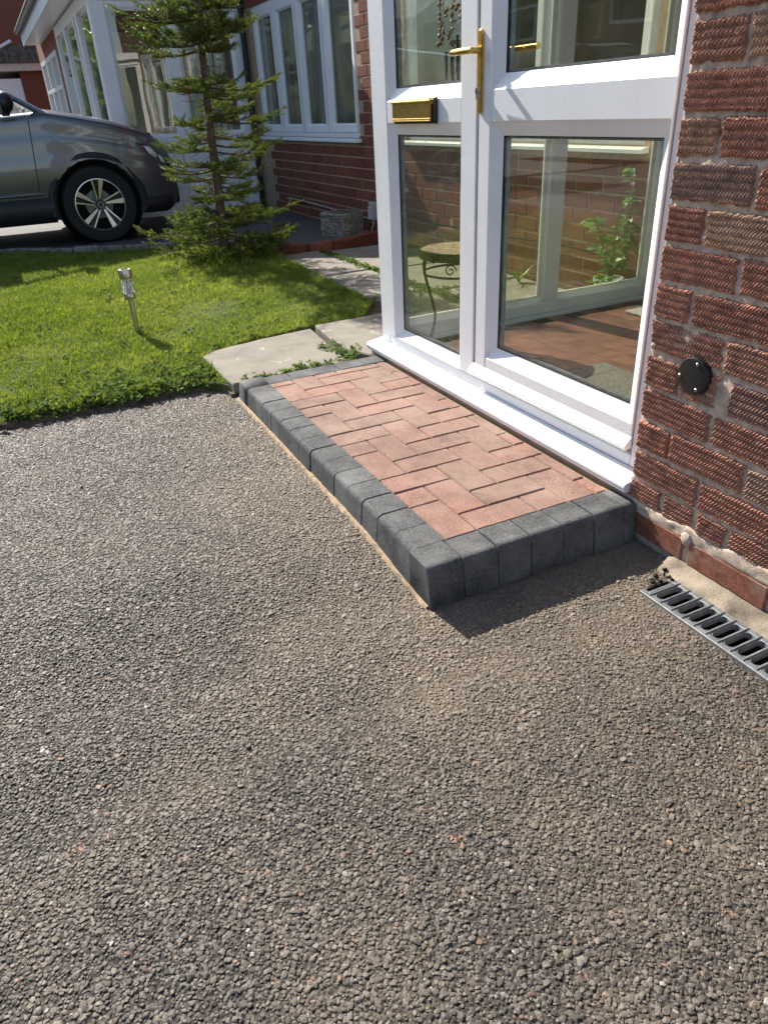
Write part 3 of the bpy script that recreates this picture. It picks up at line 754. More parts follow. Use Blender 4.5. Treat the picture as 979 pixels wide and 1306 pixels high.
# ================================================================== TEXTURED BRICK WALL BESIDE THE PORCH
wing = tag(empty('wing_wall', (0.5, 0.05, 0)), 'brown wavy-textured brick wall to the right of the porch', 'wall')
WO = Vector((-0.5, -0.05, 0))
BP, BL, JN = 0.0895, 0.2217, 0.0100
def rustic_mesh(L, Hh, seed, header=False, res=0.0016):
    r2 = np.random.default_rng(seed); nx = int(L / res); nz = int(Hh / (res * 1.05))
    x = np.linspace(0, L, nx); z = np.linspace(0, Hh, nz); X, Z = np.meshgrid(x, z)
    per = 0.0155 + 0.002 * r2.random(); pit = 0.0082 + 0.0010 * r2.random(); ph = r2.random() * 6.28
    warp = (vnoise(nx, nz, 6, 3, r2) - .5) * 1.3
    off = 0.34 * np.sin(2 * np.pi * Z / per + ph + warp)
    rid = 0.5 + 0.5 * np.sin(2 * np.pi * (X / pit + off + 0.5 * warp))
    h = 0.0047 * rid ** 1.5
    row = 0.5 + 0.5 * np.cos(2 * np.pi * Z / per + ph + 1.2 + 0.6 * warp)
    h -= (0.0042 if header else 0.0026) * row ** 4
    h *= 0.65 + 0.6 * vnoise(nx, nz, 9, 4, r2)
    h += 0.0028 * (vnoise(nx, nz, 5, 3, r2) - .5) + 0.0016 * (vnoise(nx, nz, 40, 16, r2) - .5)
    # ragged, rounded arrises
    e = np.minimum(np.minimum(X, L - X), np.minimum(Z, Hh - Z)) + 0.0016 * (vnoise(nx, nz, 30, 12, r2) - .5)
    h -= 0.0075 * np.clip(1 - e / 0.0055, 0, 1) ** 1.6
    V = np.stack([X, -h, Z], -1).reshape(-1, 3)
    # uneven outline
    jx = (vnoise(2, nz, 1, 14, r2)[:, 0] - .5) * 0.006; jz = (vnoise(nx, 2, 34, 1, r2)[0] - .5) * 0.005
    V[:, 0] += (jx[:, None] * np.clip(1 - X / 0.02, 0, 1)).ravel() + (jx[::-1, None] * np.clip(1 - (L - X) / 0.02, 0, 1)).ravel()
    V[:, 2] += (jz[None] * np.clip(1 - (Hh - Z) / 0.015, 0, 1)).ravel() + (jz[None, ::-1] * np.clip(1 - Z / 0.015, 0, 1)).ravel()
    I = np.arange(nx * nz).reshape(nz, nx)
    F = np.stack([I[:-1, :-1], I[:-1, 1:], I[1:, 1:], I[1:, :-1]], -1).reshape(-1, 4)
    rim = np.r_[I[0, :], I[1:, -1], I[-1, -2::-1], I[-2:0:-1, 0]]
    B = V[rim].copy(); B[:, 1] = 0.030; n0 = len(V); k = len(rim)
    V = np.vstack([V, B]); S = np.arange(k); S2 = (S + 1) % k
    F = np.vstack([F, np.stack([rim[S2], rim[S], n0 + S, n0 + S2], -1)])
    return np_mesh('brick', V, F)
STR = [rustic_mesh(BL, BP - 0.0125, 100 + k) for k in range(5)]
HDR = [rustic_mesh(0.1085, BP - 0.0125, 200 + k, True) for k in range(4)]
STR_LO = [rustic_mesh(BL, BP - 0.0125, 300 + k, res=0.0034) for k in range(2)]
def wall_brick(me, x, z, sx=1.0, sz=1.0):
    o = link('brick', me, M['rustic'], wing, (x + WO.x, random.gauss(0, .0018) + WO.y, z + WO.z), (random.gauss(0, .006), random.gauss(0, .006), random.gauss(0, .008)))
    o.scale = (sx, 1, sz); return o
ZC = 1.2532
for r_ in range(-9, 13):
    zb = ZC - BP * (r_ + 1) + 0.00625; sz = 1.0
    if r_ == 12: zb, sz = 0.119, 0.72
    x = 0.0; first = True
    while x < 1.9:
        if first and r_ % 2 == 0:
            if r_ == 0: wall_brick(HDR[1], x, zb, 1.3, sz); x += 0.141 + JN
            else: wall_brick(HDR[(r_ // 2) % 4], x, zb, 1, sz); x += 0.1085 + JN
            if r_ == 8: wall_brick(HDR[3], x, zb); x += 0.1085 + JN + 0.026
            if r_ == 12: wall_brick(HDR[2], x + .004, zb - .004, 0.95, .8); x += 0.112 + JN; wall_brick(HDR[0], x, zb, 0.8, .74); x += 0.088 + JN
        else:
            me = STR[(r_ * 3 + int(x * 7)) % 5] if x < 0.5 else STR_LO[r_ % 2]
            wall_brick(me, x, zb + random.gauss(0, .0012), 1 + random.gauss(0, .006), sz); x += BL + JN
        first = False
# mortar bed behind the bricks: rough surface
nx, nz = 130, 330
x = np.linspace(0.004, 1.95, nx) ; x = 0.004 + 1.946 * (np.linspace(0, 1, nx) ** 1.5); z = np.linspace(0.02, 2.2, nz); X, Z = np.meshgrid(x, z)
Y = 0.0070 - 0.007 * (vnoise(nx, nz, 60, 150) - .35) - 0.005 * (vnoise(nx, nz, 14, 30) - .5)
I = np.arange(nx * nz).reshape(nz, nx)
F = np.stack([I[:-1, :-1], I[:-1, 1:], I[1:, 1:], I[1:, :-1]], -1).reshape(-1, 4)
o = link('mortar', np_mesh('mortar', np.stack([X, Y, Z], -1).reshape(-1, 3), F, True), M['mortar'], wing, WO)
part(MB().box(0.003, 8.0, 0.03, 0.105, -0.15, 2.75), 'wall_core', M['mortar'], wing, WO)
part(MB().box(1.96, 8.0, -0.002, 0.028, 0.02, 2.75), 'wall_face', M['rustic'], wing, WO)
part(MB().box(0.004, 1.95, 0.0, 0.028, 2.22, 2.75), 'wall_face', M['rustic'], wing, WO)
# red plinth bricks and the cement fillet above them
for (a, b) in ((-0.03, 0.213), (0.233, 0.474), (0.492, 0.730), (0.748, 0.985), (1.003, 1.24), (1.258, 1.495)):
    o = part(MB().box(a, b, -0.004, 0.05, 0.018 - (a > .2) * .0, 0.087, 0.004), 'plinth_brick', M['plinth'], wing, WO)
n = 260; V = []; F = []; FN = vnoise(260, 9, 60, 3); FJ = (vnoise(n, 2, 21, 1)[0] - .5) * .016 + (vnoise(n, 2, 70, 1)[0] - .5) * .008
for i in range(n):
    x = -0.01 + i * 1.6 / n; j = FJ[i]
    for k in range(9):
        u = k / 8; V.append((x + .003 * (random.random() - .5), (0.018 if k in (0, 8) else -0.0022 + .0035 * (FN[k, i] - .5) + .006 * abs(u - .4) ** 2), 0.078 + .046 * u + j * (.3 + .7 * u) + .002 * (random.random() - .5)))
for i in range(n - 1):
    for k in range(8): a = i * 9 + k; F.append((a, a + 9, a + 10, a + 1))
part(MB().add(V, F), 'cement_fillet', M['mortar'], wing, WO, smooth='all')
part(MB().box(0.0, 8.0, 0.006, 0.03, -0.15, 0.09), 'foundation', M['mortar'], wing, WO)
# blob of mortar dropped on the plinth joint
V, F = ico(2); V = V * (1 + .25 * (rng.random((len(V), 1)) - .5)); V = V * np.array([.017, .006, .020]) + np.array([0.221, -0.002, 0.088])
o = link('mortar_blob', np_mesh('mortar_blob', V, F, True), M['mortar'], wing, WO)

# black round blanking plate with three screws
vc = tag(empty('blanking_plate', (0.160, -0.0015, 0.519)), 'round black plastic plate with three screws on the textured brick wall', 'cover plate')
MB().lathe([(0.0, -0.012), (0.034, -0.0118), (0.0440, -0.0105), (0.0460, -0.007), (0.0460, 0.006)], 40, 'y').build('disc', M['black'], vc, smooth=True)
for (a, rad) in ((70, .035), (188, .036), (305, .034)):
    px, pz = rad * math.cos(R(a)), rad * math.sin(R(a))
    s_ = MB().lathe([(0.0, -0.0148), (0.0030, -0.0148), (0.0044, -0.0135), (0.0044, -0.009)], 12, 'y').build('screw', M['steel'], vc, loc=(px, 0, pz))
    MB().box(-.0030, .0030, -.0152, -.0144, -.0006, .0006).build('slot', M['black'], s_)

# ================================================================== DRAIN CHANNEL
dg = tag(empty('drain_grate', (0.24, -0.115, 0)), 'galvanised steel slotted drain grate set in tarmac by the wall', 'drain')
DO = Vector((-0.24, 0.115, 0)); zt = 0.001
part(MB().box(DR[0], DR[1], DR[2], DR[2] + 0.0165, -0.020, zt, .002), 'rail', M['galv'], dg, DO)
part(MB().box(DR[0], DR[1], DR[3] - 0.0165, DR[3], -0.020, zt, .002), 'rail', M['galv'], dg, DO)
part(MB().box(DR[0] + .0165, DR[0] + .025, DR[2] + .0165, DR[3] - .0165, -0.020, zt - .0005, .0015), 'end_rail', M['galv'], dg, DO)
def slot_cell(L, W):
    """one bar of the grate with the rounded ends of the slot next to it"""
    m = MB(); bw = 0.0125
    m.box(0, bw, -W / 2, W / 2, -0.018, 0.0, 0.0018)
    m.box(bw * .35, bw * .65, -W / 2 - 0.012, W / 2 + .012, -0.001, 0.0024, 0.0008)
    for s in (-1, 1):                    # rounded shoulders at the slot ends
        P = [(bw + (L - bw) * k / 6, s * (W / 2 - 0.008 + 0.008 * (1 - math.sqrt(max(0, 1 - (2 * k / 6 - 1) ** 2))) * 0 + 0.008 * math.sqrt(max(0, 1 - (2 * k / 6 - 1) ** 2)))) for k in range(7)]
        vs = []; fs = []
        for (x, y) in P: vs += [(x, y, -0.0006), (x, s * W / 2, -0.0006), (x, y, -0.016)]
        for k in range(6): a = k * 3; fs += [(a, a + 3, a + 4, a + 1), (a, a + 2, a + 5, a + 3)]
        m.add(vs, fs)
    return fix(m.mesh('bar'))
bmesh_ = slot_cell(0.0355, (DR[3] - DR[2]) - 0.033)
k = 0; x = DR[0] + 0.025
while x < DR[1] - 0.04:
    link('bar', bmesh_, M['galv'], dg, (x + DO.x, 0, zt)); x += 0.0355
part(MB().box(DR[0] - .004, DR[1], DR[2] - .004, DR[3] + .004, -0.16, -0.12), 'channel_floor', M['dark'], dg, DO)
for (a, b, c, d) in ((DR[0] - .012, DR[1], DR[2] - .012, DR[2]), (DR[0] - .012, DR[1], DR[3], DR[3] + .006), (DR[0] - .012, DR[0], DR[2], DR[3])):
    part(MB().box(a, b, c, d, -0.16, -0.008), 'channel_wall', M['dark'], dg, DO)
# concrete apron between drain and wall
n = 60; V = []; F = []
for i in range(n):
    x = 0.175 + i * 1.2 / n
    for k, (y, z) in enumerate(((-0.060, -0.004), (-0.045, 0.004), (-0.025, 0.010), (0.006, 0.022))):
        V.append((x, y + (.004 * random.random() if k == 0 and x > DR[0] else 0) - (0.02 * (x < DR[0]) * random.random() if k == 0 else 0), z + .003 * (random.random() - .5) - (.012 if i == 0 else 0)))
for i in range(n - 1):
    for k in range(3): a = i * 4 + k; F.append((a, a + 4, a + 5, a + 1))
tag(MB().add(V, F).build('concrete_apron', M['concrete'], smooth='all'), kind='structure')
# broken black rubble at the end of the drain
V, F = ico(1)
rb = tag(empty('tarmac_rubble', (0.235, -0.10, 0)), 'crumbled black bits of tarmac at the end of the drain grate', 'rubble')
me = [np_mesh('crumb', V * (1 + .5 * (rng.random((len(V), 1)) - .5)), F) for _ in range(3)]
for i in range(12):
    o = link('crumb', me[i % 3], M['dark'] if i % 3 else M['chip'], rb, (random.gauss(-.008, .009), random.uniform(-.045, .05), random.uniform(-.002, .004)), (random.random() * 6, random.random() * 6, 0))
    s = random.uniform(.003, .0065); o.scale = (s, s * 1.2, s * .8)

# ================================================================== THE PORCH
porch = tag(empty('porch', (-0.85, 0.06, 0)), 'white framed glass porch with a glazed door above the paved step', 'porch')
PO = Vector((0.85, -0.06, 0))
YF = 0.05
UP = M['upvc']; GL = M['glass']
def pp(mb, name, mat=UP, par=None, **kw): return part(mb, name, mat, par or porch, PO if par is None else Vector(), **kw)
# sill with sloping top and rounded nose
def swept_x(prof, x0, x1):
    m = MB(); n = len(prof); m.add([(x0, y, z) for y, z in prof] + [(x1, y, z) for y, z in prof], [tuple(range(n)), tuple(reversed(range(n, 2 * n)))] + [(i, n + i, n + (i + 1) % n, (i + 1) % n) for i in range(n)]); return m
sill = swept_x([(-0.022, 0.143), (-0.0245, 0.148), (-0.023, 0.155), (-0.018, 0.1595), (0.048, 0.171), (0.12, 0.1715), (0.12, 0.130), (-0.016, 0.131), (-0.022, 0.135)], -1.712, 0.002)
pp(sill, 'sill')
pp(MB().box(-1.70, 0.0, -0.003, 0.12, 0.02, 0.1295), 'threshold_base', M['mortar_dark'])
ZT = 2.10
pp(MB().box(-1.684, -1.606, YF, YF + .075, 0.1722, ZT, .004), 'post')
pp(MB().box(-0.062, 0.004, YF, YF + .075, 0.1722, ZT, .004), 'post')
pp(MB().box(-1.605, -0.063, YF, YF + .075, ZT - .07, ZT, .004), 'head_rail')
pp(MB().box(-1.605, -0.063, YF + .002, YF + .075, 0.1722, 0.2085, .003), 'threshold')
# ---- left leaf (with the letterbox) and right leaf (the door)
def leaf(name, x0, x1, ls, rs, zb, ztop, br, mid, y, label):
    lf = empty(name, (0, 0, 0), parent=porch); lf.location = PO; lf['label'] = label
    d = 0.062
    def q(mb, nm, mat=UP): return mb.build(nm, mat, lf)
    q(MB().box(x0, x0 + ls, y, y + d, zb, ztop, .003), 'stile')
    q(MB().box(x1 - rs, x1, y, y + d, zb, ztop, .003), 'stile')
    a, b = x0 + ls + .0006, x1 - rs - .0006
    q(MB().box(a, b, y + .0012, y + d, zb, zb + br, .002), 'bottom_rail')
    q(MB().box(a, b, y + .0012, y + d, mid[0], mid[1], .002), 'mid_rail')
    q(MB().box(a, b, y + .0012, y + d, ztop - .06, ztop, .002), 'top_rail')
    for (z0, z1) in ((zb + br, mid[0]), (mid[1], ztop - .06)):
        q(MB().ring(a - .004, b + .004, z0 - .004, z1 + .004, 0.044, y + .004, y + .026, y + .034), 'bead')
        g = .039
        q(MB().ring(a + g - .001, b - g + .001, z0 + g - .001, z1 - g + .001, 0.004, y + .0262, y + .0265, y + .034), 'gasket', M['seal'])
        q(MB().box(a + g - .006, b - g + .006, y + .0285, y + .0525, z0 + g - .006, z1 - g + .006), 'pane', GL)
        q(MB().ring(a + g - .001, b - g + .001, z0 + g - .001, z1 - g + .001, 0.010, y + .034, y + .0345, y + .050), 'spacer', M['galv'])
    return lf
L1 = leaf('fixed_leaf', -1.603, -0.897, .062, .094, 0.212, 2.028, 0.0001 + .0, (1.062, 1.138), YF - .006, 'left glazed leaf with a brass letterbox in its middle rail')
L2 = leaf('door', -0.886, -0.0655, .066, .000 + .003, 0.226, 2.028, 0.078, (1.064, 1.152), YF - .004, 'glazed right-hand door leaf with a brass lever handle')
pp(MB().box(-0.8965, -0.8868, YF + .004, YF + .06, 0.21, 2.028), 'seal', M['seal'])
# drip bar across the foot of the door
swept = swept_x([(YF - .004, 0.232), (YF - .022, 0.226), (YF - .027, 0.234), (YF - .025, 0.243), (YF - .004, 0.266)], -0.897, -0.062)
fx = swept.build('drip_bar', UP, L2)
# lever handle on its long backplate
hd = empty('handle', (0, 0, 0), parent=L2); hd.name = 'handle'
def backplate():
    m = MB(); P = []; hw, z0, z1 = .0135, 1.086, 1.312
    for k in range(13): a = math.pi * k / 12; P.append((hw * math.cos(a), z1 - hw + hw * math.sin(a)))
    for k in range(13): a = math.pi + math.pi * k / 12; P.append((hw * math.cos(a), z0 + hw + hw * math.sin(a)))
    n = len(P); cx = -0.874; y0, y1, y2 = YF - .004, YF - .010, YF - .0125
    I = [(x * .72, (z - 1.2) * .975 + 1.2) for x, z in P]
    m.add([(cx + x, y0, z) for x, z in P] + [(cx + x, y1, z) for x, z in P] + [(cx + x, y2, z) for x, z in I],
          [(i, (i + 1) % n, n + (i + 1) % n, n + i) for i in range(n)] + [(n + i, n + (i + 1) % n, 2 * n + (i + 1) % n, 2 * n + i) for i in range(n)] + [tuple(range(2 * n, 3 * n))])
    return fix(m.mesh('backplate', True))
bpm = backplate()
try: bpm.set_sharp_from_angle(angle=R(30))
except Exception: pass
link('backplate', bpm, M['gold'], hd)
lv = MB().tube([(-0.874, YF - .010, 1.257), (-0.874, YF - .030, 1.257), (-0.8745, YF - .047, 1.257)], [.0095, .0085, .0095], 14)
lv.tube([(-0.858, YF - .052, 1.2565), (-0.872, YF - .053, 1.257), (-0.90, YF - .053, 1.2575), (-0.95, YF - .051, 1.2575), (-0.975, YF - .049, 1.257), (-0.980, YF - .049, 1.257)], [.0085, .0100, .0100, .0095, .0090, .006], 14)
lv.build('lever', M['gold'], hd, smooth=True)
MB().tube([(-0.874, YF - .010, 1.150), (-0.874, YF - .022, 1.150)], .0085, 14).box(-0.8785, -0.8695, YF - .022, YF - .010, 1.127, 1.150, .001).build('lock_cylinder', M['steel'], hd)
MB().box(-0.8755, -0.8725, YF - .0226, YF - .0215, 1.145, 1.156).build('keyhole', M['black'], hd)
# the lever on the inside of the door
MB().tube([(-0.872, YF + .058, 1.257), (-0.872, YF + .10, 1.257), (-0.86, YF + .108, 1.257), (-0.74, YF + .108, 1.2575)], [.009, .009, .010, .009], 12).build('inner_lever', M['gold'], hd, smooth=True)
# letterbox
lb = empty('letterbox', (0, 0, 0), parent=L1); yl = YF - .006
MB().box(-1.462, -1.142, yl - .010, yl + .001, 1.060, 1.142, .002).build('letterbox_frame', M['black'], lb)
MB().add([], []).box(-1.455, -1.163, yl - .019, yl - .010, 1.070, 1.128, .003).build('flap', M['gold'], lb)
MB().tube([(-1.455, yl - .018, 1.131), (-1.163, yl - .018, 1.131)], .0055, 10).build('hinge_bar', M['gold'], lb, smooth=True)
for z in (1.070, 1.076): MB().tube([(-1.455, yl - .0185, z), (-1.163, yl - .0185, z)], .0025, 8).build('ridge', M['gold'], lb, smooth=True)

# ---- left side of the porch (runs back to the house wall), plane x = -1.66
XS = -1.684; YB = 1.64
def TS(u, d, z): return (XS + d, u, z)       # u along +y, d into the porch
def sp(mb, name, mat=UP, par=None): return part(mb, name, mat, par or porch, PO if par is None else Vector())
sp(MB(TS).box(YF + .076, YB, 0.0, .07, 0.1722, 0.225, .003), 'side_bottom_rail')
sp(MB(TS).box(YF + .076, YB, 0.0, .07, ZT - .07, ZT, .003), 'side_head_rail')
sp(MB(TS).box(0.935, 1.005, 0.0, .07, 0.2255, ZT - .0705, .003), 'side_mullion')
sp(MB(TS).box(YB - .045, YB, 0.0, .07, 0.2255, ZT - .0705, .003), 'side_post')
sp(MB(TS).box(YF + .04, YB, -0.022, .09, 0.135, 0.1715, .004), 'side_sill')
sp(MB(TS).box(YF + .04, YB, 0.012, .09, -0.05, 0.1345), 'side_base', M['render_grey'])
for (a, b) in ((YF + .076, 0.9345), (1.0055, YB - .0455)):
    sp(MB(TS).ring(a, b, 0.2255, ZT - .0705, 0.03, .012, .026, .034), 'side_bead')
    sp(MB(TS).box(a + .024, b - .024, .03, .054, 0.25, ZT - .095), 'side_pane', GL)
# flat roof over the porch
pp(MB().box(-1.74, 0.0, 0.012, YB + .005, ZT + .001, ZT + .10, .004), 'roof', UP)
pp(MB().box(-1.74, 0.0, -0.008, 0.0115, ZT + .002, ZT + .13, .004), 'fascia', UP)
# floor of brown tiles
fl = empty('porch_floor', (0, 0, 0)); tag(fl, kind='structure')
MB().box(-1.59, -0.0, 0.121, YB, 0.05, 0.1535).build('screed', m_plain('floor_grout', (.10, .06, .045), .9), fl)
tl = MB().box(-.0992, .0992, -.0492, .0492, -.010, 0).mesh('tile')
for j in range(15):
    for i in range(9):
        x = -1.49 + i * 0.2 - (0.1 if j % 2 else 0) ; y = 0.17 + j * 0.1
        if x > -0.08 or x < -1.5: continue
        link('tile', tl, M['floor_tile'], fl, (x, y, 0.1545))

# ---- things in the porch
iron = m_plain('black_iron', (0.018, 0.018, 0.018), 0.45, 0.3); M['iron'] = iron
tb = tag(empty('bistro_table', (-1.46, 0.33, 0.156)), 'small round wrought-iron table with mosaic top behind the left glass leaf', 'table')
MB().lathe([(0.0, .395), (.165, .395), (.172, .402), (.172, .412), (.165, .418), (0.0, .418)], 32).build('table_top', m_plain('mosaic', (0.30, 0.20, 0.13), 0.5, var=0.6, scale=60), tb)
MB().lathe([(.168, .385), (.174, .385), (.174, .420), (.168, .420)], 32, closed=True).build('rim', iron, tb)
MB().lathe([(.158, .325), (.163, .320), (.158, .315), (.153, .320)], 28, closed=True).build('hoop', iron, tb)
for k in range(3):
    a = R(25 + 120 * k); c, s = math.cos(a), math.sin(a)
    prof = [(.16, .39), (.165, .33), (.135, .22), (.118, .14), (.140, .05), (.175, .012), (.198, .018), (.203, .040), (.190, .052), (.180, .042)]
    MB().tube([(r_ * c, r_ * s, z) for r_, z in smooth_line(prof, 4)], .0065, 8).build('leg', iron, tb, smooth=True)
for k in range(6):
    a0 = R(15 + 60 * k); P = []
    for q in range(22):
        th = q * .42; rr = .026 * (1 - q / 26); P.append((a0 + (rr * math.cos(th)) / .16, .352 + rr * math.sin(th)))
    MB().tube([(.16 * math.cos(b), .16 * math.sin(b), z) for b, z in P], .003, 5).build('scroll', iron, tb, smooth=True)
mt = m_plain('coir', (0.23, 0.22, 0.20), 0.95, var=0.25, scale=80, bmp=1, bscale=300, bdist=.003)
dm = tag(empty('door_mat', (-0.52, 0.44, 0.157)), 'grey ribbed mat on the porch floor just inside the door', 'mat')
MB().box(-.34, .34, -.21, .21, 0, .006, .002).build('backing', M['black'], dm)
for k in range(34): MB().box(-.33, .33, -.203 + k * .0122, -.1965 + k * .0122, .0062, .0115, .001).build('rib', mt, dm)
mat2 = tag(empty('rag_mat', (-1.28, 1.42, 0.157)), 'small pale rag mat at the far end of the porch floor', 'mat')
MB().box(-.15, .15, -.13, .13, 0, .012, .004).build('pad', m_plain('rag', (0.42, 0.40, 0.36), 0.95, var=.35, scale=90, bmp=1, bscale=200, bdist=.006), mat2)
# wind chime of shells hanging behind the upper left pane
wc = tag(empty('wind_chime', (-1.40, 0.27, 1.16)), 'hanging strings of brown shells with dark tubes behind the upper left pane', 'wind chime')
MB().lathe([(0, .86), (.07, .85), (.075, .84), (0, .838)], 16).build('disc', M['bark'], wc)
shell = m_plain('brown_shell', (0.26, 0.14, 0.06), 0.5, var=.4, scale=60)
V, F = ico(1); shm = [np_mesh('shell', V * np.array([.009, .0045, .007]) * (1 + .3 * (rng.random((len(V), 1)) - .5)), F) for _ in range(3)]
for k in range(9):
    a = R(40 * k); x, y = .055 * math.cos(a) * (1 + .3 * (k % 2)), .055 * math.sin(a); lz = random.uniform(.10, .22)
    MB().tube([(x, y, lz), (x, y, .84)], .0008, 4).build('string', M['twig'], wc)
    z = lz
    while z < .62:
        o = link('shell', shm[random.randrange(3)], shell, wc, (x + random.gauss(0, .007), y + random.gauss(0, .007), z), (random.random() * 6, random.random() * 6, random.random() * 6)); z += random.uniform(.013, .03)
for k in range(6):
    x = -.05 + .02 * k; l = random.uniform(.06, .13)
    MB().tube([(x, .02 * (-1) ** k, .03 + random.uniform(0, .03)), (x, .02 * (-1) ** k, .06 + l)], .0055, 8).build('tube', M['black'], wc, smooth=True)

# ================================================================== MAIN HOUSE WALL (behind the porch, with two windows)
house = tag(empty('brick_house', (-4.8, 1.65, 0)), 'red brick house wall with white casement windows left of the porch', 'house')
HO = Vector((4.8, -1.65, 0)); YM = 1.65
def hp(mb, name, mat, par=None, **kw): return part(mb, name, mat, par or house, HO if par is None else Vector(), **kw)
WIN = [(-8.10, -5.30, 0.880, 2.16), (-4.42, -1.80, 0.880, 2.16)]
# wall core in panels round the window openings (surface is the mortar, bricks stand proud of it)
def wallpanel(x0, x1, z0, z1, mat=None): hp(MB().box(x0, x1, YM + .0035, YM + .25, z0, z1), 'wall', mat or M['mortar_dark'])
wallpanel(-8.37, 0.0, -0.15, 0.88); wallpanel(-8.37, -8.10, 0.88, 2.16); wallpanel(-5.30, -4.42, 0.88, 2.16); wallpanel(-1.80, 0.0, 0.88, 2.16)
hp(MB().box(-8.37, 0.0, YM - .002, YM + .25, 2.16, 5.2), 'upper_wall', M['brick'])
nb_ = 0
BM = [MB().box(0, BL, -.001, .02, 0, BP - .011, .002 + .0008 * k).mesh('brick') for k in range(2)]
BH = MB().box(0, .1085, -.001, .02, 0, BP - .011, .0025).mesh('brick')
for r_ in range(0, 25):
    z = 0.016 + r_ * BP; x = -7.75 - (0.116 if r_ % 2 else 0)
    while x < -1.60:
        L = BL
        inwin = lambda a, b: any(a < w_[1] - .004 and b > w_[0] + .004 and z + .05 > w_[2] and z < w_[3] for w_ in WIN)
        if not inwin(x, x + L) and x + L < -1.55:
            if z < 0.80 or -5.4 < x < -4.4:
                if nb_ < 300: link('brick', BM[nb_ % 2], M['brick'], house, (x + HO.x, YM + HO.y + random.gauss(0, .0012), z), (0, 0, random.gauss(0, .004))); nb_ += 1
        elif -5.32 < x + L * .5 < -4.4 and not inwin(x + .1085, x + L): link('brick', BH, M['brick'], house, (x + .112 + HO.x, YM + HO.y, z))
        x += BL + JN
# cut bricks beside the left window's right jamb
for r_ in range(10, 24):
    z = 0.016 + r_ * BP
    if r_ % 2: link('brick', BH, M['brick'], house, (-5.296 + HO.x, YM + HO.y, z))

blind = m_plain('vertical_blind', (0.10, 0.098, 0.092), 0.8, var=.15, scale=5)
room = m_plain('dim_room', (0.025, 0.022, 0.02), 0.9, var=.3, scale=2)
def casement(x0, x1, z0, z1, lights, label, blinds):
    wn = empty('window', (0, 0, 0), parent=house); wn.location = HO; wn['label'] = label
    y = YM + .02
    def q(mb, nm, mat=UP): return mb.build(nm, mat, wn)
    q(swept_x([(YM - .055, z0 - .030), (YM - .055, z0 - .012), (YM - .035, z0 - .006), (YM + .02, z0 + .0), (YM + .09, z0 + .0), (YM + .09, z0 - .03)], x0 - .03, x1 + .035), 'sill')
    q(MB().box(x0, x1, y, y + .07, z0 + .001, z0 + .05, .003), 'frame'); q(MB().box(x0, x1, y, y + .07, z1 - .06, z1, .003), 'frame')
    q(MB().box(x0, x0 + .055, y, y + .07, z0 + .0505, z1 - .0605, .003), 'frame'); q(MB().box(x1 - .055, x1, y, y + .07, z0 + .0505, z1 - .0605, .003), 'frame')
    n = lights; w_ = (x1 - x0 - .11) / n
    for i in range(n):
        a = x0 + .055 + w_ * i; b = a + w_; op = i in (0, n - 1) or n == 4
        if i: q(MB().box(a - .028, a + .028, y + .001, y + .07, z0 + .0505, z1 - .0605, .003), 'mullion')
        s = .03
        a2, b2 = a + (s if i else 0), b - (s if i < n - 1 else 0)
        q(MB().ring(a2, b2, z0 + .051, z1 - .061, .055, y - .012, y - .006, y + .03), 'sash')
        q(MB().ring(a2 + .05, b2 - .05, z0 + .10, z1 - .11, .022, y - .004, y + .018, y + .03), 'bead')
        q(MB().box(a2 + .066, b2 - .066, y + .024, y + .044, z0 + .117, z1 - .127), 'pane', GL)
    if blinds:
        k = 0; xx = x0 + .1
        while xx < x1 - .1:
            q(MB().box(-.042, .042, -.0012, .0012, z0 + .08, z1 - .05), 'blind_slat', blind).location = (0, 0, 0)
            o = wn.children[-1] if False else bpy.data.objects[-1] if False else None
            xx += 10
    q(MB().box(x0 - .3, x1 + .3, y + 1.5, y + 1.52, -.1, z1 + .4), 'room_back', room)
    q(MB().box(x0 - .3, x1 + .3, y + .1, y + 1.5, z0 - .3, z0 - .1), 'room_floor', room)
    return wn
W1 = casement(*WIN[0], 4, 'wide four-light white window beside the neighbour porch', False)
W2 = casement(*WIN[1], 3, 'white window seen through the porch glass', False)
# vertical blinds hang inside the windows
for wi, (w_, wn) in enumerate(zip(WIN, (W1, W2))):
    x = w_[0] + .12; sm = MB().box(-.042, .042, -.001, .001, w_[2] + .06, w_[3] - .05).mesh('blind_slat')
    while x < w_[1] - .08:
        link('blind_slat', sm, blind, wn, (x, YM + .16, 0), (0, 0, R(28 + random.uniform(-4, 4)))); x += .082
# low cables clipped along the wall and an outdoor socket
def on_wall_cable(name, zf, label, col, r_, x0=-7.6, x1=-1.75):
    P = [(x, YM - .012 - r_, zf(x)) for x in np.arange(x0, x1, .08)]
    tag(MB().tube(P, r_, 6).build(name, col, smooth='all'), label, 'cable')
on_wall_cable('wall_cable', lambda x: 0.315 + .010 * math.sin(x * 2.1) + .006 * math.sin(x * 7), 'black cable clipped low along the red brick wall, seen through the porch', m_plain('dark_cable', (.02, .022, .02), .95, spec=.1), .006, -4.6)
on_wall_cable('wall_cable', lambda x: 0.235 + .012 * math.sin(x * 1.7 + 1), 'pale cable running along the brick wall towards the planter', m_plain('pale_cable', (.45, .42, .38), .6), .007, -7.4, -5.0)
sb = tag(empty('outdoor_socket', (-5.03, 1.65, 0.30)), 'grey outdoor socket box on the brick wall above the planter', 'socket')
MB().box(-.05, .05, -.06, -.004, -.075, .075, .006).build('box', m_plain('grey_plastic', (.42, .41, .40), .5), sb)
MB().box(-.045, .045, -.068, -.0605, -.07, .035, .003).build('lid', m_plain('grey_lid', (.50, .49, .48), .4), sb)
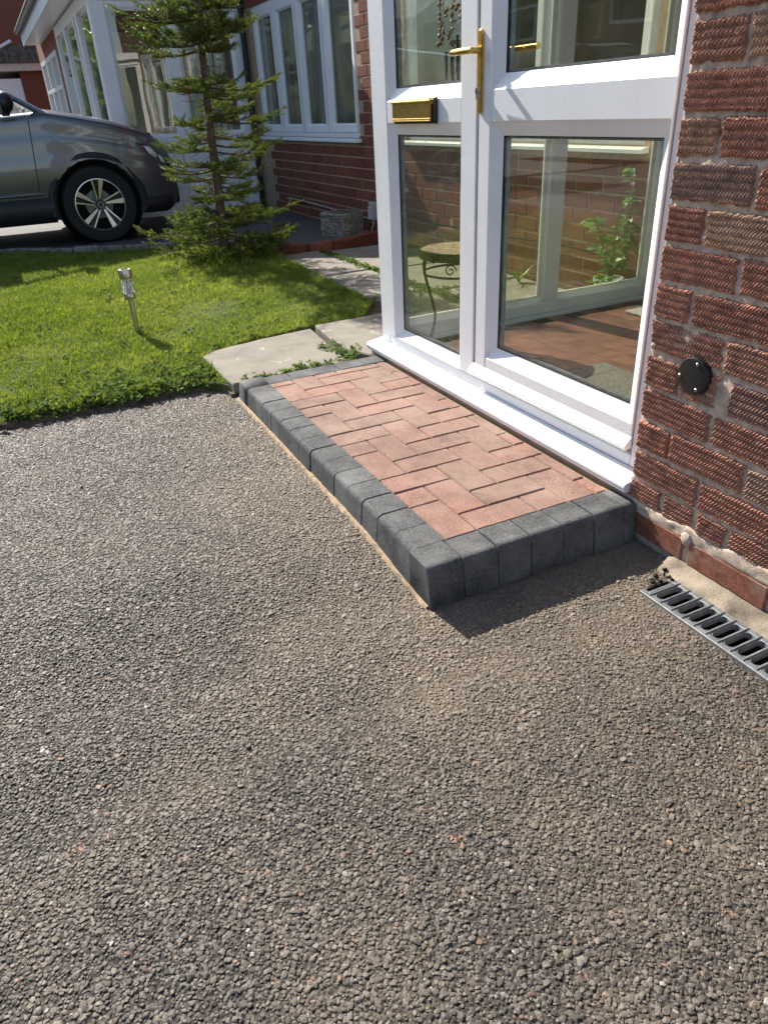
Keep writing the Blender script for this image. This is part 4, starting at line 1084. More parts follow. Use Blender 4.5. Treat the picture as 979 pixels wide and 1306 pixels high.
MB().tube([(-.01, -.03, -.075), (-.015, -.04, -.14), (-.04, -.05, -.19), (-.09, -.05, -.205), (-.16, -.04, -.19)], .007, 6).build('lead', m_plain('grey_lead', (.45, .45, .44), .6), sb, smooth=True)
# stone-clad planter
pl = tag(empty('planter_box', (-5.26, 1.40, 0.075), R(24)), 'square planter clad in split grey stone by the wall, one side coloured paler as if sunlit', 'planter')
st = [m_plain('split_stone', c, .9, var=.5, scale=50, bmp=1, bscale=90, bdist=.01, rand=.3) for c in ((.30, .27, .23), (.50, .49, .48))]  # same stone twice: the paler copy paints sunlight onto one side
MB().box(-.125, .125, -.125, .125, 0, .215).build('core', M['mortar'], pl)
for s_ in range(4):
    for k in range(9):
        x = -.138
        while x < .13:
            L = min(random.uniform(.05, .13), .138 - x)
            m = MB().box(x, x + L - .002, -.139 - random.uniform(0, .010), -.12, .002 + k * .0245, .0245 + k * .0245, .003)
            o = m.build('stone', st[1 if s_ == 3 else 0], pl, rot=(0, 0, s_ * math.pi / 2)); x += L
MB().box(-.11, .11, -.11, .11, .2155, .222).build('soil', M['soil'], pl)
for k in range(5): MB().tube([(random.uniform(-.08, .08), random.uniform(-.08, .08), .22), (random.uniform(-.1, .1), random.uniform(-.1, .1), random.uniform(.24, .27))], .002, 4).build('stem', M['twig'], pl)
# pot with a leafy shrub by the wall, beyond the side glass
def leafmesh(L, W):
    m = MB(); P = [(0, 0), (.25, .34), (.5, .5), (.75, .36), (1, 0)]
    vs = [(u * L, v * W, -.18 * L * u * u + .15 * W * (v > 0)) for u, v in P] + [(u * L, -v * W, -.18 * L * u * u + .15 * W * (v > 0)) for u, v in P[1:-1]] + [(u * L, 0, -.18 * L * u * u) for u, v in P[1:-1]]
    return m.add(vs, [(0, 1, 8), (1, 2, 9, 8), (2, 3, 10, 9), (3, 4, 10), (0, 8, 5), (8, 9, 6, 5), (9, 10, 7, 6), (10, 4, 7)]).mesh('leaf', True)
def shrub(name, loc, label, stems, leafs, pot=None):
    s_ = tag(empty(name, loc), label, 'plant')
    if pot: pot(s_)
    for st_ in stems:
        P = smooth_line(st_, 5); MB().tube(P, [.004 * (1 - .7 * i / len(P)) + .0006 for i in range(len(P))], 5).build('stem', M['leaf'], s_, smooth=True)
        for i in range(3, len(P)):
            for sd in (-1, 1):
                if random.random() < .12: continue
                d = Vector(P[i]) - Vector(P[i - 1]); a = math.atan2(d.y, d.x) + sd * random.uniform(.7, 1.4)
                o = link('leaf', random.choice(leafs), M['leaf'], s_, P[i], (random.gauss(0, .35), random.uniform(-.6, .35), a)); sc_ = random.uniform(.75, 1.25); o.scale = (sc_,) * 3
    return s_
LM = [leafmesh(.066, .034), leafmesh(.052, .027)]
def pot(s_):
    MB().lathe([(0, .0), (.070, .0), (.080, .13), (.085, .13), (.085, .145), (.075, .145), (.072, .13), (0, .13)], 24).build('pot', m_plain('grey_pot', (.36, .38, .37), .6), s_, smooth=True)
shrub('potted_shrub', (-1.83, 1.535, 0.085), 'leafy shrub in a grey pot against the house wall behind the side glass',
      [[(0, 0, .14), (.02, .03, .32), (.06, .05, .50), (.06, .02, .70)], [(0, 0, .14), (-.03, -.03, .28), (-.02, -.10, .42), (.02, -.16, .47)], [(0, 0, .14), (.05, .05, .25), (.02, .10, .38), (.06, .14, .48)], [(0, 0, .14), (.03, -.05, .22), (.05, -.10, .30), (.05, -.15, .33)], [(0, 0, .14), (.0, .04, .2), (.02, .06, .27), (.05, .07, .33)], [(0, 0, .14), (.04, -.02, .3), (.05, -.04, .42), (.08, -.02, .56)], [(0, 0, .14), (-.03, .03, .26), (-.03, .05, .40), (.0, .06, .55)], [(0, 0, .12), (.05, -.06, .16), (.08, -.11, .17), (.10, -.16, .15)]], LM, pot)
# tufted plant further along the wall
tu = tag(empty('tufted_plant', (-2.62, 1.50, 0.085)), 'bright green tuft of strappy leaves at the foot of the house wall', 'plant')
for k in range(26):
    a = random.random() * 6.28; l = random.uniform(.10, .2); c, s_ = math.cos(a), math.sin(a); wv = .006
    m = MB(); V = []
    for q in range(5):
        t_ = q / 4; rr = l * .75 * t_; z = l * (t_ - .45 * t_ * t_); ww = wv * (1 - t_ ** 2) + .0005; V += [(rr * c - s_ * ww, rr * s_ + c * ww, z), (rr * c + s_ * ww, rr * s_ - c * ww, z)]
    m.add(V, [(2 * q, 2 * q + 1, 2 * q + 3, 2 * q + 2) for q in range(4)]).build('strap_leaf', M['leaf'], tu)

# ================================================================== NEIGHBOURING HOUSE with its glazed porch
XN = -8.37
nh = tag(empty('neighbour_house', (-10.5, 0.8, 0)), 'neighbouring house with white glazed porch and boarded lower panels behind the tree', 'house')
NO = Vector((10.5, -0.8, 0))
def npart(mb, name, mat, par=None, **kw): return part(mb, name, mat, par or nh, NO if par is None else Vector(), **kw)
def TN(u, d, z): return (XN - d, u, z)       # side facing the camera, u along y
ZN = 2.25
side = empty('side_glazing', (0, 0, 0), parent=nh); side.location = NO
posts = [(-0.03, 0.13), (0.72, 0.86), (1.50, 1.645)]
for a, b in posts: npart(MB(TN).box(a, b, 0, .09, 0.05, ZN, .006), 'post', UP, side)
npart(MB(TN).box(-0.03, 1.645, -.004, .095, ZN, ZN + .12, .005), 'head_rail', UP, side)
for i, (a, b) in enumerate(((0.1305, 0.7195), (0.8605, 1.4995))):
    npart(MB(TN).box(a, b, .004, .085, 0.86, 0.93, .004), 'cill_rail', UP, side)
    npart(MB(TN).box(a, b, .004, .085, ZN - .06, ZN - .0005, .004), 'top_rail', UP, side)
    npart(MB(TN).ring(a, b, 0.93, ZN - .06, .03, .01, .024, .035), 'bead', UP, side)
    npart(MB(TN).box(a + .02, b - .02, .03, .05, 0.95, ZN - .08), 'pane', GL, side)
    k = int((b - a) / .098)
    for q in range(k): npart(MB(TN).box(a + (b - a) / k * q + .001, a + (b - a) / k * (q + 1) - .001, .02, .04, 0.11, 0.859, .006), 'board', UP, side)
    npart(MB(TN).box(a, b, .004, .085, 0.05, 0.11, .004), 'bottom_rail', UP, side)
# white interior of that porch
npart(MB().box(-12.3, XN - .12, 1.62, 1.648, 0.05, 2.3), 'inner_wall', M['brick'])
npart(MB().box(-11.4, -10.3, 1.56, 1.615, 0.05, 2.05, .01), 'inner_door', UP)
npart(MB().box(-12.3, XN - .1, 0.12, 1.61, 0.02, 0.05), 'inner_floor', M['slab'])
npart(MB().box(-12.34, -12.28, 0.1, 1.6, 0.05, 2.3), 'inner_partition', m_plain('cream_wall', (.5, .48, .43), .8))
cur = m_plain('net_curtain', (.62, .62, .60), .9, var=.1)
cm = MB().box(-.03, .03, -.004, .004, .95, 2.2).mesh('curtain_fold')
for k in range(7): link('curtain_fold', cm, cur, nh, (XN - .30 + NO.x, 0.98 + k * .075 + NO.y, 0), (0, 0, R(90 + 25 * (-1) ** k)))
# front: glazed panels then brickwork with a second window
fr = empty('front_glazing', (0, 0, 0), parent=nh); fr.location = NO
for (a, b) in ((-8.54, -8.47), (-9.72, -9.62), (-9.98, -9.93), (-11.25, -11.15), (-12.4, -12.30)):
    npart(MB().box(a - .02, b + .02, -0.03, 0.06, 0.05, ZN, .005), 'front_post', UP, fr)
npart(MB().box(-12.42, XN - .091, -0.032, .06, ZN + .0005, ZN + .12, .004), 'front_head', UP, fr)
npart(MB().box(-12.42, XN - .091, -0.028, .05, 0.05, 0.80, .004), 'front_panel', UP, fr)
npart(MB().box(-12.40, XN - .12, 0.0, .02, 0.80, ZN), 'front_pane', GL, fr)
npart(MB().box(-16.6, -12.42, 0.0, 0.25, -.1, 0.9), 'wall', M['brick']); npart(MB().box(-16.6, -12.42, 0.0, 0.25, 2.15, 2.5), 'wall', M['brick'])
npart(MB().box(-13.1, -12.42, 0.0, 0.25, .9, 2.15), 'wall', M['brick']); npart(MB().box(-16.6, -16.2, 0.0, 0.25, .9, 2.15), 'wall', M['brick'])
fw = empty('window', (0, 0, 0), parent=nh); fw.location = NO
for k in range(4): npart(MB().box(-16.2 + k * 1.01, -16.08 + k * 1.01, -.02, .06, .9, 2.15, .004), 'frame', UP, fw)
npart(MB().box(-16.22, -13.08, -.022, .06, .86, .93, .004), 'frame', UP, fw); npart(MB().box(-16.22, -13.08, -.022, .06, 2.08, 2.15, .004), 'frame', UP, fw); npart(MB().box(-16.2, -13.1, -.018, .055, 1.62, 1.68, .004), 'frame', UP, fw)
npart(MB().box(-16.2, -13.1, .02, .04, .92, 2.1), 'pane', GL, fw)
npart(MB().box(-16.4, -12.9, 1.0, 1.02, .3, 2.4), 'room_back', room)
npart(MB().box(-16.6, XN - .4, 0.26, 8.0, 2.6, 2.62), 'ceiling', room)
npart(MB().box(-16.6, -8.372, 1.66, 8.0, -.1, 5.2), 'main_block', M['brick'])
# eaves: soffit, fascia, gutter, tiled roof
npart(MB().box(-15.6, -8.25, -.27, 0.02, 2.40, 2.42), 'soffit', UP)
npart(MB().box(-15.6, -8.25, -.295, -.271, 2.385, 2.60, .003), 'fascia', m_plain('pale_fascia', (.62, .68, .76), .4, var=.04))
npart(MB().tube([(-15.6, -.345, 2.60), (-8.25, -.345, 2.60)], .05, 10).mesh('x') and MB().tube([(-15.6, -.345, 2.60), (-8.25, -.345, 2.60)], .05, 10), 'gutter', M['black'])
rt = m_plain('mossy_roof_tile', (.11, .105, .09), .95, var=.5, scale=9, bmp=1, bscale=30, bdist=.02, rand=.2)
for k in range(7):
    y0 = -.33 + k * .27; z0 = 2.63 + k * .15
    npart(MB().add([(-15.7, y0, z0 + .02), (-8.2, y0, z0 + .02), (-8.2, y0 + .33, z0 + .19), (-15.7, y0 + .33, z0 + .19), (-15.7, y0, z0 - .01), (-8.2, y0, z0 - .01), (-8.2, y0 + .33, z0 + .16), (-15.7, y0 + .33, z0 + .16)], [(0, 1, 2, 3), (7, 6, 5, 4), (0, 4, 5, 1), (1, 5, 6, 2), (2, 6, 7, 3), (3, 7, 4, 0)]), 'tile_course', rt)
npart(MB().tube([(XN + .10, 1.60, .08), (XN + .10, 1.60, 2.4)], .034, 10), 'downpipe', M['black'], smooth=True)

# ------------------------------------------------------------------ houses further off
f1 = tag(empty('garage_house', (-20, 0, 0)), 'low brick outbuilding with white bargeboards beyond the neighbouring house', 'building')
FO = Vector((20, 0, 0))
part(MB().box(-24, -20.2, -0.22, 2.6, -.1, 2.28), 'wall', M['brick'], f1, FO)
part(MB().box(-24, -20.25, -0.95, -0.225, -.1, 2.1), 'white_door', UP, f1, FO)
part(MB().box(-24.2, -20.05, -1.1, 0.5, 2.24, 2.40, .01), 'bargeboard', m_plain('cream_board', (.62, .52, .46), .6), f1, FO)
part(MB().add([(-20.0, -1.15, 2.40), (-20.0, -.30, 2.78), (-20.0, 2.6, 2.78), (-24.2, -1.15, 2.40), (-24.2, -.3, 2.78), (-24.2, 2.6, 2.78), (-20.0, 2.6, 2.40), (-24.2, 2.6, 2.40)], [(0, 3, 4, 1), (1, 4, 5, 2), (0, 1, 2, 6), (3, 7, 5, 4), (0, 6, 7, 3)]), 'roof', rt, f1, FO)
part(MB().tube([(-20.0, -1.16, 2.42), (-20.0, -.25, 2.83)], .035, 6), 'verge_cap', UP, f1, FO)
f2 = tag(empty('gable_house', (-27, 0, 0)), 'tall red brick gable wall of the farthest house', 'house')
FO2 = Vector((27, 0, 0))
part(MB().box(-34, -27, -1.2, 6, -.1, 6.5), 'wall', M['brick'], f2, FO2)
part(MB().add([(-27, -1.5, 6.4), (-27, 2.4, 9.0), (-27, 6.3, 6.4), (-34, -1.5, 6.4), (-34, 2.4, 9.0), (-34, 6.3, 6.4)], [(0, 1, 2), (5, 4, 3), (0, 3, 4, 1), (1, 4, 5, 2), (0, 2, 5, 3)]), 'roof', rt, f2, FO2)

# ------------------------------------------------------------------ across the street (seen only as reflections)
hg = np.random.default_rng(9)
n = 5200; X = hg.uniform(-150, -62, n); Y = hg.uniform(-34, 6, n); top_ = 11 + 4 * np.sin(Y * .9) + 2 * np.sin(Y * 2.3 + 1); Z = hg.random(n) ** .7 * top_
A = hg.normal(0, 1, (n, 3)); A /= np.linalg.norm(A, axis=1)[:, None]; B = np.cross(A, hg.normal(0, 1, (n, 3))); B /= np.linalg.norm(B, axis=1)[:, None]; C = np.stack([X, Y, Z], -1); sz = hg.uniform(.6, 1.2, n)[:, None]
tag(link('distant_trees', np_mesh('distant_trees', np.stack([C - A * sz, C + B * sz * .7, C + A * sz, C - B * sz * .7], 1).reshape(-1, 3), np.arange(4 * n).reshape(-1, 4)), M['needle']), 'mass of dark trees at the end of the street', 'trees', kind='stuff')
n = 22000; X = hg.uniform(-100, 16, n); Y = -15.5 + hg.normal(0, .35, n); Z = hg.uniform(-.1, 1.5, n) + .12 * np.sin(X * 1.7)
sz = hg.uniform(.06, .13, n); A = hg.normal(0, 1, (n, 3)); A /= np.linalg.norm(A, axis=1)[:, None]; B = np.cross(A, hg.normal(0, 1, (n, 3))); B /= np.linalg.norm(B, axis=1)[:, None]; C = np.stack([X, Y, Z], -1)
V = np.stack([C - A * sz[:, None], C + B * sz[:, None] * .6, C + A * sz[:, None], C - B * sz[:, None] * .6], 1).reshape(-1, 3)
tag(link('hedge', np_mesh('hedge', V, np.arange(4 * n).reshape(-1, 4)), M['leaf']), 'clipped hedge across the street', 'hedge', kind='stuff')
for i, x in enumerate(range(-112, 10, 11)):
    t_ = tag(empty('street_house', (x, -20, 0)), 'brick house across the street, seen in reflections', 'house', 'houses across the street')
    MB().box(0, 8.5, -7, 0, -.2, 5.2).build('wall', M['brick'], t_)
    MB().add([(-.3, .4, 5.1), (8.8, .4, 5.1), (8.8, -3.5, 7.6), (-.3, -3.5, 7.6), (-.3, -7.4, 5.1), (8.8, -7.4, 5.1)], [(0, 1, 2, 3), (3, 2, 5, 4), (0, 3, 4), (1, 5, 2)]).build('roof', rt, t_)
    for (a, b, c, d) in ((.8, 2.8, .9, 2.1), (5, 7.4, .9, 2.1), (.8, 2.8, 3.3, 4.5), (5, 7.4, 3.3, 4.5)):
        wv = MB().ring(a, b, c, d, .1, .06, .06, -.02).build('window', UP, t_); MB().box(a + .05, b - .05, .01, .03, c + .05, d - .05).build('pane', M['dark'], wv)

# ================================================================== SPRUCE
def spruce(base):
    tr = tag(empty('spruce_tree', base), 'small sparse spruce tree with tiered branches standing at the lawn edge', 'tree')
    r2 = random.Random(21)
    def axis(z): return Vector((0.02 * math.sin(z * 2.2), 0.055 * z + .012 * math.sin(z * 3.1 + 1), z))
    Ht = 2.55
    P = [axis(z) for z in np.linspace(-0.02, Ht, 26)]
    tm = MB().tube(P, [.038 * (1 - i / 26) ** .8 + .004 for i in range(26)], 9)
    nd_v = []; nd_f = []
    def shoot(p, d, L, dens=1.0):
        """a needle-covered shoot: short narrow quads standing off all round the stem"""
        d = d.normalized(); a = d.orthogonal().normalized(); b = d.cross(a)
        k = int(L / .0036 * dens)
        for i in range(k):
            t_ = (i + r2.random()) / k; an = r2.uniform(0, 6.283)
            o = a * math.cos(an) + b * math.sin(an)
            if o.z < -.55 and r2.random() < .6: o = -o
            c = p + d * (L * t_); l = r2.uniform(.014, .024) * (1 - .35 * t_); w_ = .0021
            e = (o * .8 + d * .62).normalized() * l; s_ = d.cross(o).normalized() * w_
            q = len(nd_v); nd_v.extend([c - s_, c + s_, c + e + s_ * .5, c + e - s_ * .5]); nd_f.append((q, q + 1, q + 2, q + 3))
    tiers = [  # z, reach towards -y (left), reach towards +y (right), count, droop, bare
        (0.16, .78, .66, 12, .05, .10), (0.27, .70, .70, 11, .02, .15), (0.42, .48, .60, 9, .0, .2), (0.60, .62, .50, 10, .04, .3), (0.70, .46, .46, 7, .06, .4),
        (0.92, .46, .60, 10, .05, .3), (1.02, .32, .38, 6, .06, .3), (1.18, .42, .50, 10, .06, .2), (1.50, .56, .40, 13, .06, .05), (1.64, .60, .44, 13, .1, .05), (1.80, .34, .36, 9, .14, .0), (1.98, .34, .32, 9, .16, .0), (2.15, .26, .26, 8, .16, 0), (2.33, .16, .16, 7, .12, 0), (2.48, .09, .09, 6, .08, 0)]
    for (z, rl, rr, cnt, up, bare) in tiers:
        off = r2.random() * 6.28
        for k in range(cnt):
            an = off + 6.283 * k / cnt + r2.uniform(-.25, .25); c, s_ = math.cos(an), math.sin(an)
            if r2.random() < (.16 if z < 1.4 else .06): continue
            L = (rr if s_ > 0 else rl) * (0.62 + .38 * abs(s_)) * r2.uniform(.55, 1.08); z0 = z + r2.uniform(-.10, .10)
            p0 = axis(z0); n_ = 7; Q = []
            for i in range(n_):
                t_ = i / (n_ - 1); Q.append(p0 + Vector((c * L * t_, s_ * L * t_, up * L * t_ - .10 * L * math.sin(t_ * 2.6) + .10 * L * t_ ** 3)))
            tm.tube(Q, [.0085 * (1 - .85 * i / n_) * (.6 + L) for i in range(n_)], 5)
            for i in range(2, n_):
                d = (Q[i] - Q[i - 1])
                if i >= n_ * (.3 + bare): shoot(Q[i - 1], d, d.length * 1.05, .9)
                side = Vector((-s_, c, 0))
                t_ = i / (n_ - 1)
                for sg in (-1, 1):
                    for rep in range(2):
                        ll = L * .50 * (1.12 - t_) * r2.uniform(.4, 1.2) + .035
                        dd = (side * sg + Vector((c, s_, 0)) * r2.uniform(.6, 1.0) + Vector((0, 0, r2.uniform(-.15, .45)))).normalized()
                        st_ = Q[i - 1].lerp(Q[i], r2.random())
                        tm.tube([st_, st_ + dd * ll], [.003, .0012], 4, cap=False)
                        if t_ < bare + .12 and r2.random() < .75: continue
                        shoot(st_ + dd * ll * .12, dd, ll * .95, 1.15)
                        for q in range(int(ll / .026)):
                            tt = r2.uniform(.25, .95); sd = (dd + side * sg * r2.uniform(-.9, .9) + Vector((c, s_, 0)) * r2.uniform(-.3, .9) + Vector((0, 0, r2.uniform(-.1, .7)))).normalized()
                            shoot(st_ + dd * ll * tt, sd, r2.uniform(.03, .075), .9)
    # dead twigs low on the trunk
    for k in range(70):
        z = r2.uniform(.05, 1.45); an = r2.random() * 6.28; l = r2.uniform(.08, .34); p0 = axis(z); dv = Vector((math.cos(an), math.sin(an), r2.uniform(-.35, .25)))
        tm.tube([p0, p0 + dv * l * .5 + Vector((0, 0, r2.uniform(-.02, .02))), p0 + dv * l], [.0028, .002, .001], 4, cap=False)
    tm.build('trunk', M['bark'], tr, smooth='all')
    o = link('crown', np_mesh('crown', [tuple(v) for v in nd_v], nd_f), M['needle'], tr)
    print('NEEDLES', len(nd_f))
spruce((-4.76, 0.115, 0.088))
# longer grass left standing round the foot of the tree
n = 330; a = rng.random(n) * 6.283; r_ = np.abs(rng.normal(0, .19, n)); X = -4.74 + r_ * np.cos(a) * .8; Y = .13 + r_ * np.sin(a) * 1.25; k = inpoly(X, Y, lawn_poly); X, Y = X[k], Y[k]; n = len(X); s = np.clip(rng.normal(2.3, .6, n), 1.2, 4)
scatter('long_grass', np.stack([X, Y, lawn_z(X, Y)], -1), np.stack([rng.normal(0, .2, n), rng.normal(0, .2, n), rng.random(n) * 6.28], -1), np.stack([s * .8, s * .8, s], -1), TUFTS, rng.integers(0, 5, n), 'longer grass around the foot of the spruce', 'grass')

# ================================================================== SOLAR LIGHT on a stake in the lawn
slb = (-2.905, -0.89, float(lawn_z(-2.905, -0.89)))
sg = tag(empty('solar_light', slb), 'stainless steel solar stake light standing in the lawn', 'garden light')
MB().lathe([(0.012, -.06), (0.0135, .005), (0.0135, .03), (0.0, .03)], 16).build('spike', M['black'], sg, smooth=True)
MB().lathe([(.0, .018), (.0148, .018), (.0148, .198), (0, .198)], 20).build('stem', M['steel'], sg, smooth=True)
MB().lathe([(.0, .196), (.030, .196), (.0315, .199), (.0315, .226), (.030, .2285), (.0, .2285)], 28).build('collar', M['steel'], sg, smooth=True)
clear = bpy.data.materials.new('clear_plastic'); clear.use_nodes = True; _b = clear.node_tree.nodes['Principled BSDF']
_b.inputs['Base Color'].default_value = (.95, .95, .95, 1); _b.inputs['Transmission Weight'].default_value = .85; _b.inputs['Roughness'].default_value = .12; _b.inputs['IOR'].default_value = 1.45
pr_ = []
for k in range(7): z = .229 + k * .011; pr_ += [(.0285, z), (.0325, z + .0035), (.0325, z + .0075), (.0285, z + .0108)]
pr_ += [(.024, .305), (.024, .2295)]
MB().lathe(pr_, 28, closed=True).build('diffuser', clear, sg, smooth=True)
MB().lathe([(0, .2292), (.017, .2292), (.004, .300), (0, .300)], 16).build('reflector', M['steel'], sg, smooth=True)
MB().lathe([(.0, .3065), (.034, .3065), (.0352, .309), (.0352, .350), (.033, .3535), (.0, .3535)], 28).build('cap', M['steel'], sg, smooth=True)
MB().box(-.018, .018, -.018, .018, .3536, .3548).build('solar_panel', m_plain('solar_cell', (.02, .025, .05), .15), sg)

# ================================================================== PARKED CAR
def m_paint():
    m, t, b = new_mat('grey_car_paint'); b.inputs['Base Color'].default_value = (.135, .142, .152, 1); b.inputs['Metallic'].default_value = .55
    b.inputs['Roughness'].default_value = .34; b.inputs['Coat Weight'].default_value = 1.0; b.inputs['Coat Roughness'].default_value = .03; return m
PAINT = m_paint(); CLAD = m_plain('black_cladding', (.014, .014, .015), .55, var=.1); TYRE = m_plain('tyre_rubber', (.012, .012, .012), .75, bmp=.2, bscale=200)
ALLOY = m_plain('machined_alloy', (.62, .62, .63), .28, .9, var=.03); DALLOY = m_plain('dark_alloy', (.02, .02, .022), .35, .4)
CGLASS = m_glass('car_glass', (.965, .975, .97), .045, .006)
WR = 0.335
def make_car(base, rz, label, seed=0):
    car = tag(empty('parked_car', base, rz), label, 'car')
    # side silhouette of the lower body: (y, z of the top edge at the shoulder line / bonnet)
    top = [(-3.32, .60), (-3.30, .85), (-3.24, 1.0), (-2.9, 1.05), (-2.4, 1.06), (-1.6, 1.075), (-.9, 1.09), (-.50, 1.105), (-.32, 1.115), (-.07, 1.07), (.19, 1.015), (.42, .945), (.56, .892), (.66, .832), (.73, .750), (.775, .63), (.79, .45)]
    bot = [(-3.32, .50), (-3.25, .34), (-3.1, .27), (-2.9, .25), (.35, .25), (.62, .24), (.74, .27), (.79, .36)]
    lerp = lambda tab, y: float(np.interp(y, [a for a, _ in tab], [b for _, b in tab]))
    def hw(y):
        w_ = .880
        if y > .15: w_ -= .24 * ((y - .15) / .64) ** 3.4
        if y < -2.7: w_ -= .17 * ((-2.7 - y) / .62) ** 2.4
        return w_
    ysn = np.unique(np.r_[np.linspace(-3.32, -.4, 74), np.linspace(-.4, .62, 34), np.linspace(.62, .79, 12)])
    NS = 26
    def surf(y, t_):
        """t 0 at the sill, 0.62 at the shoulder, 1 at the bonnet / deck centre line"""
        zt, zb, W = lerp(top, y), lerp(bot, y), hw(y)
        if t_ <= .66:
            u = t_ / .66; z = zb + (zt - .055 - zb) * u
            f = 1 - .035 * (1 - u) ** 2 - .028 * max(0, u - .45) ** 1.6 * 3 - .010 * math.sin(u * 9.5) * (1 if y < .3 else .4)
            f += .012 * math.exp(-((u - .78) / .05) ** 2)
            return W * f, z
        u = (t_ - .66) / .34; f0 = 1 - .035 * 0 - .028 * (.55 ** 1.6) * 3 - .010 * math.sin(9.5) * (1 if y < .3 else .4)
        crown = .045 if y > -.35 else .01
        x = W * f0 * math.cos(u * math.pi / 2) ** .82 if u < 1 else 0
        z = zt - .055 + .055 * math.sin(min(1, u * 2.6) * math.pi / 2) + crown * u
        return x, z
    TT = np.r_[np.linspace(0, .66, 18), np.linspace(.66, 1, 10)[1:]]
    V = []; nT = len(TT)
    for y in ysn:
        for t_ in TT: x, z = surf(float(y), float(t_)); V.append([x, float(y), z])
    V = np.array(V); keep = []
    arch = [(0.0, .385), (-2.55, .385)]
    I = np.arange(len(V)).reshape(len(ysn), nT)
    Q = np.stack([I[:-1, :-1], I[:-1, 1:], I[1:, 1:], I[1:, :-1]], -1).reshape(-1, 4)
    for ay, ar in arch:
        d = np.hypot(V[:, 1] - ay, V[:, 2] - WR); low = V[:, 2] < .85
        snap = (d < ar) & (d > ar - .07) & low
        cen = V[Q].mean(1); dc = np.hypot(cen[:, 1] - ay, cen[:, 2] - WR)
        Q = Q[~((dc < ar - .012) & (cen[:, 2] < .85))]
        s_ = ar / np.maximum(d, 1e-6); V[snap, 1] = ay + (V[snap, 1] - ay) * s_[snap]; V[snap, 2] = WR + (V[snap, 2] - WR) * s_[snap]
    V2 = V.copy(); V2[:, 0] *= -1
    b = link('body', np_mesh('body', np.vstack([V, V2]), np.vstack([Q[:, ::-1], Q + len(V)]), True), PAINT, car)
    # inner structure so that nothing shows through the arches
    MB().box(-.70, .70, -3.2, .6, .26, .9).build('underbody', M['dark'], car)
    for sd in (-1, 1):
        for ay, ar in arch:
            # wheel arch trim
            m = MB(); vs = []; fs = []; n_ = 30
            for i in range(n_ + 1):
                an = R(-22) + (math.pi + R(44)) * i / n_; cy, cz = math.cos(an), math.sin(an)
                for (rr, dx) in ((ar - .015, -.05), (ar - .012, .004), (ar + .035, .010), (ar + .058, .004), (ar + .060, -.02)):
                    y, z = ay + rr * cy, WR + rr * cz; z = max(z, .24)
                    xx = hw(min(y, .60)) * .985 if z < .9 else hw(y) * .95
                    vs.append((sd * (xx + dx), y, z))
            for i in range(n_):
                for k in range(4): a = i * 5 + k; fs.append((a, a + 5, a + 6, a + 1) if sd > 0 else (a, a + 1, a + 6, a + 5))
            m.add(vs, fs).build('arch_trim', CLAD, car, smooth='all')
            # dark liner
            MB().lathe([(ar - .005, sd * .86), (ar - .005, sd * .60), (0, sd * .60)], 28, 'x', (0, ay, WR), caps=False).build('arch_liner', M['dark'], car)
            # wheel
            wh = empty('wheel', (sd * .765, ay, WR), parent=car); e = sd
            MB().lathe([(.218, e * -.09), (.228, e * -.1), (.315, e * -.1), (.331, e * -.075), (.335, e * -.03), (.335, e * .03), (.331, e * .075), (.318, e * .098), (.240, e * .103), (.222, e * .096), (.218, e * .09)], 44, 'x', closed=True).build('tyre', TYRE, wh, smooth=True)
            MB().lathe([(.222, e * .094), (.216, e * .092), (.208, e * .075), (.195, e * -.05), (.20, e * -.09), (.222, e * -.09)], 40, 'x', closed=True).build('rim', DALLOY, wh, smooth=True)
            MB().lathe([(.2225, e * .0925), (.2245, e * .098), (.2175, e * .099), (.2145, e * .0935)], 40, 'x', closed=True).build('rim_edge', ALLOY, wh, smooth=True)
            MB().lathe([(0, e * -.01), (.125, e * -.01), (.13, e * -.03), (0, e * -.03)], 32, 'x').build('brake_disc', M['galv'], wh, smooth=True)
            MB().lathe([(0, e * -.06), (.205, e * -.06)], 32, 'x', caps=False).build('dark_back', M['dark'], wh)
            for k in range(5):
                a0 = R(90 + 72 * k) if sd > 0 else R(90 - 72 * k)
                def sp_(a1, a2, r1, r2_, w1, w2, x1, x2, mat, nm):
                    p1 = (r1 * math.cos(a1), r1 * math.sin(a1)); p2 = (r2_ * math.cos(a2), r2_ * math.sin(a2))
                    d = Vector((p2[0] - p1[0], p2[1] - p1[1], 0)).normalized(); nn_ = Vector((-d.y, d.x, 0))
                    q_ = [(p1[0] - nn_.x * w1, p1[1] - nn_.y * w1), (p1[0] + nn_.x * w1, p1[1] + nn_.y * w1), (p2[0] + nn_.x * w2, p2[1] + nn_.y * w2), (p2[0] - nn_.x * w2, p2[1] - nn_.y * w2)]
                    vs_ = [(e * x1, q_[0][0], q_[0][1]), (e * x1, q_[1][0], q_[1][1]), (e * x2, q_[2][0], q_[2][1]), (e * x2, q_[3][0], q_[3][1])]
                    vs_ += [(v[0] - e * .03, v[1], v[2]) for v in vs_]
                    fix_ = MB().add(vs_, [(0, 1, 2, 3), (7, 6, 5, 4), (0, 4, 5, 1), (1, 5, 6, 2), (2, 6, 7, 3), (3, 7, 4, 0)]); me = fix(fix_.mesh(nm)); link(nm, me, mat, wh)
                sp_(a0 - .10, a0 - .22, .05, .214, .007, .022, .080, .094, ALLOY, 'spoke')
                sp_(a0 + .35, a0 + .16, .05, .214, .006, .006, .078, .092, ALLOY, 'thin_spoke')
                sp_(a0 - .0, a0 - .02, .05, .214, .024, .046, .068, .084, DALLOY, 'dark_spoke')  # wider spoke in dark alloy, set behind the machined one
                MB().lathe([(0, e * .088), (.008, e * .088), (.009, e * .07)], 8, 'x', (0, .052 * math.cos(a0 + .6), .052 * math.sin(a0 + .6))).build('wheel_nut', M['galv'], wh)
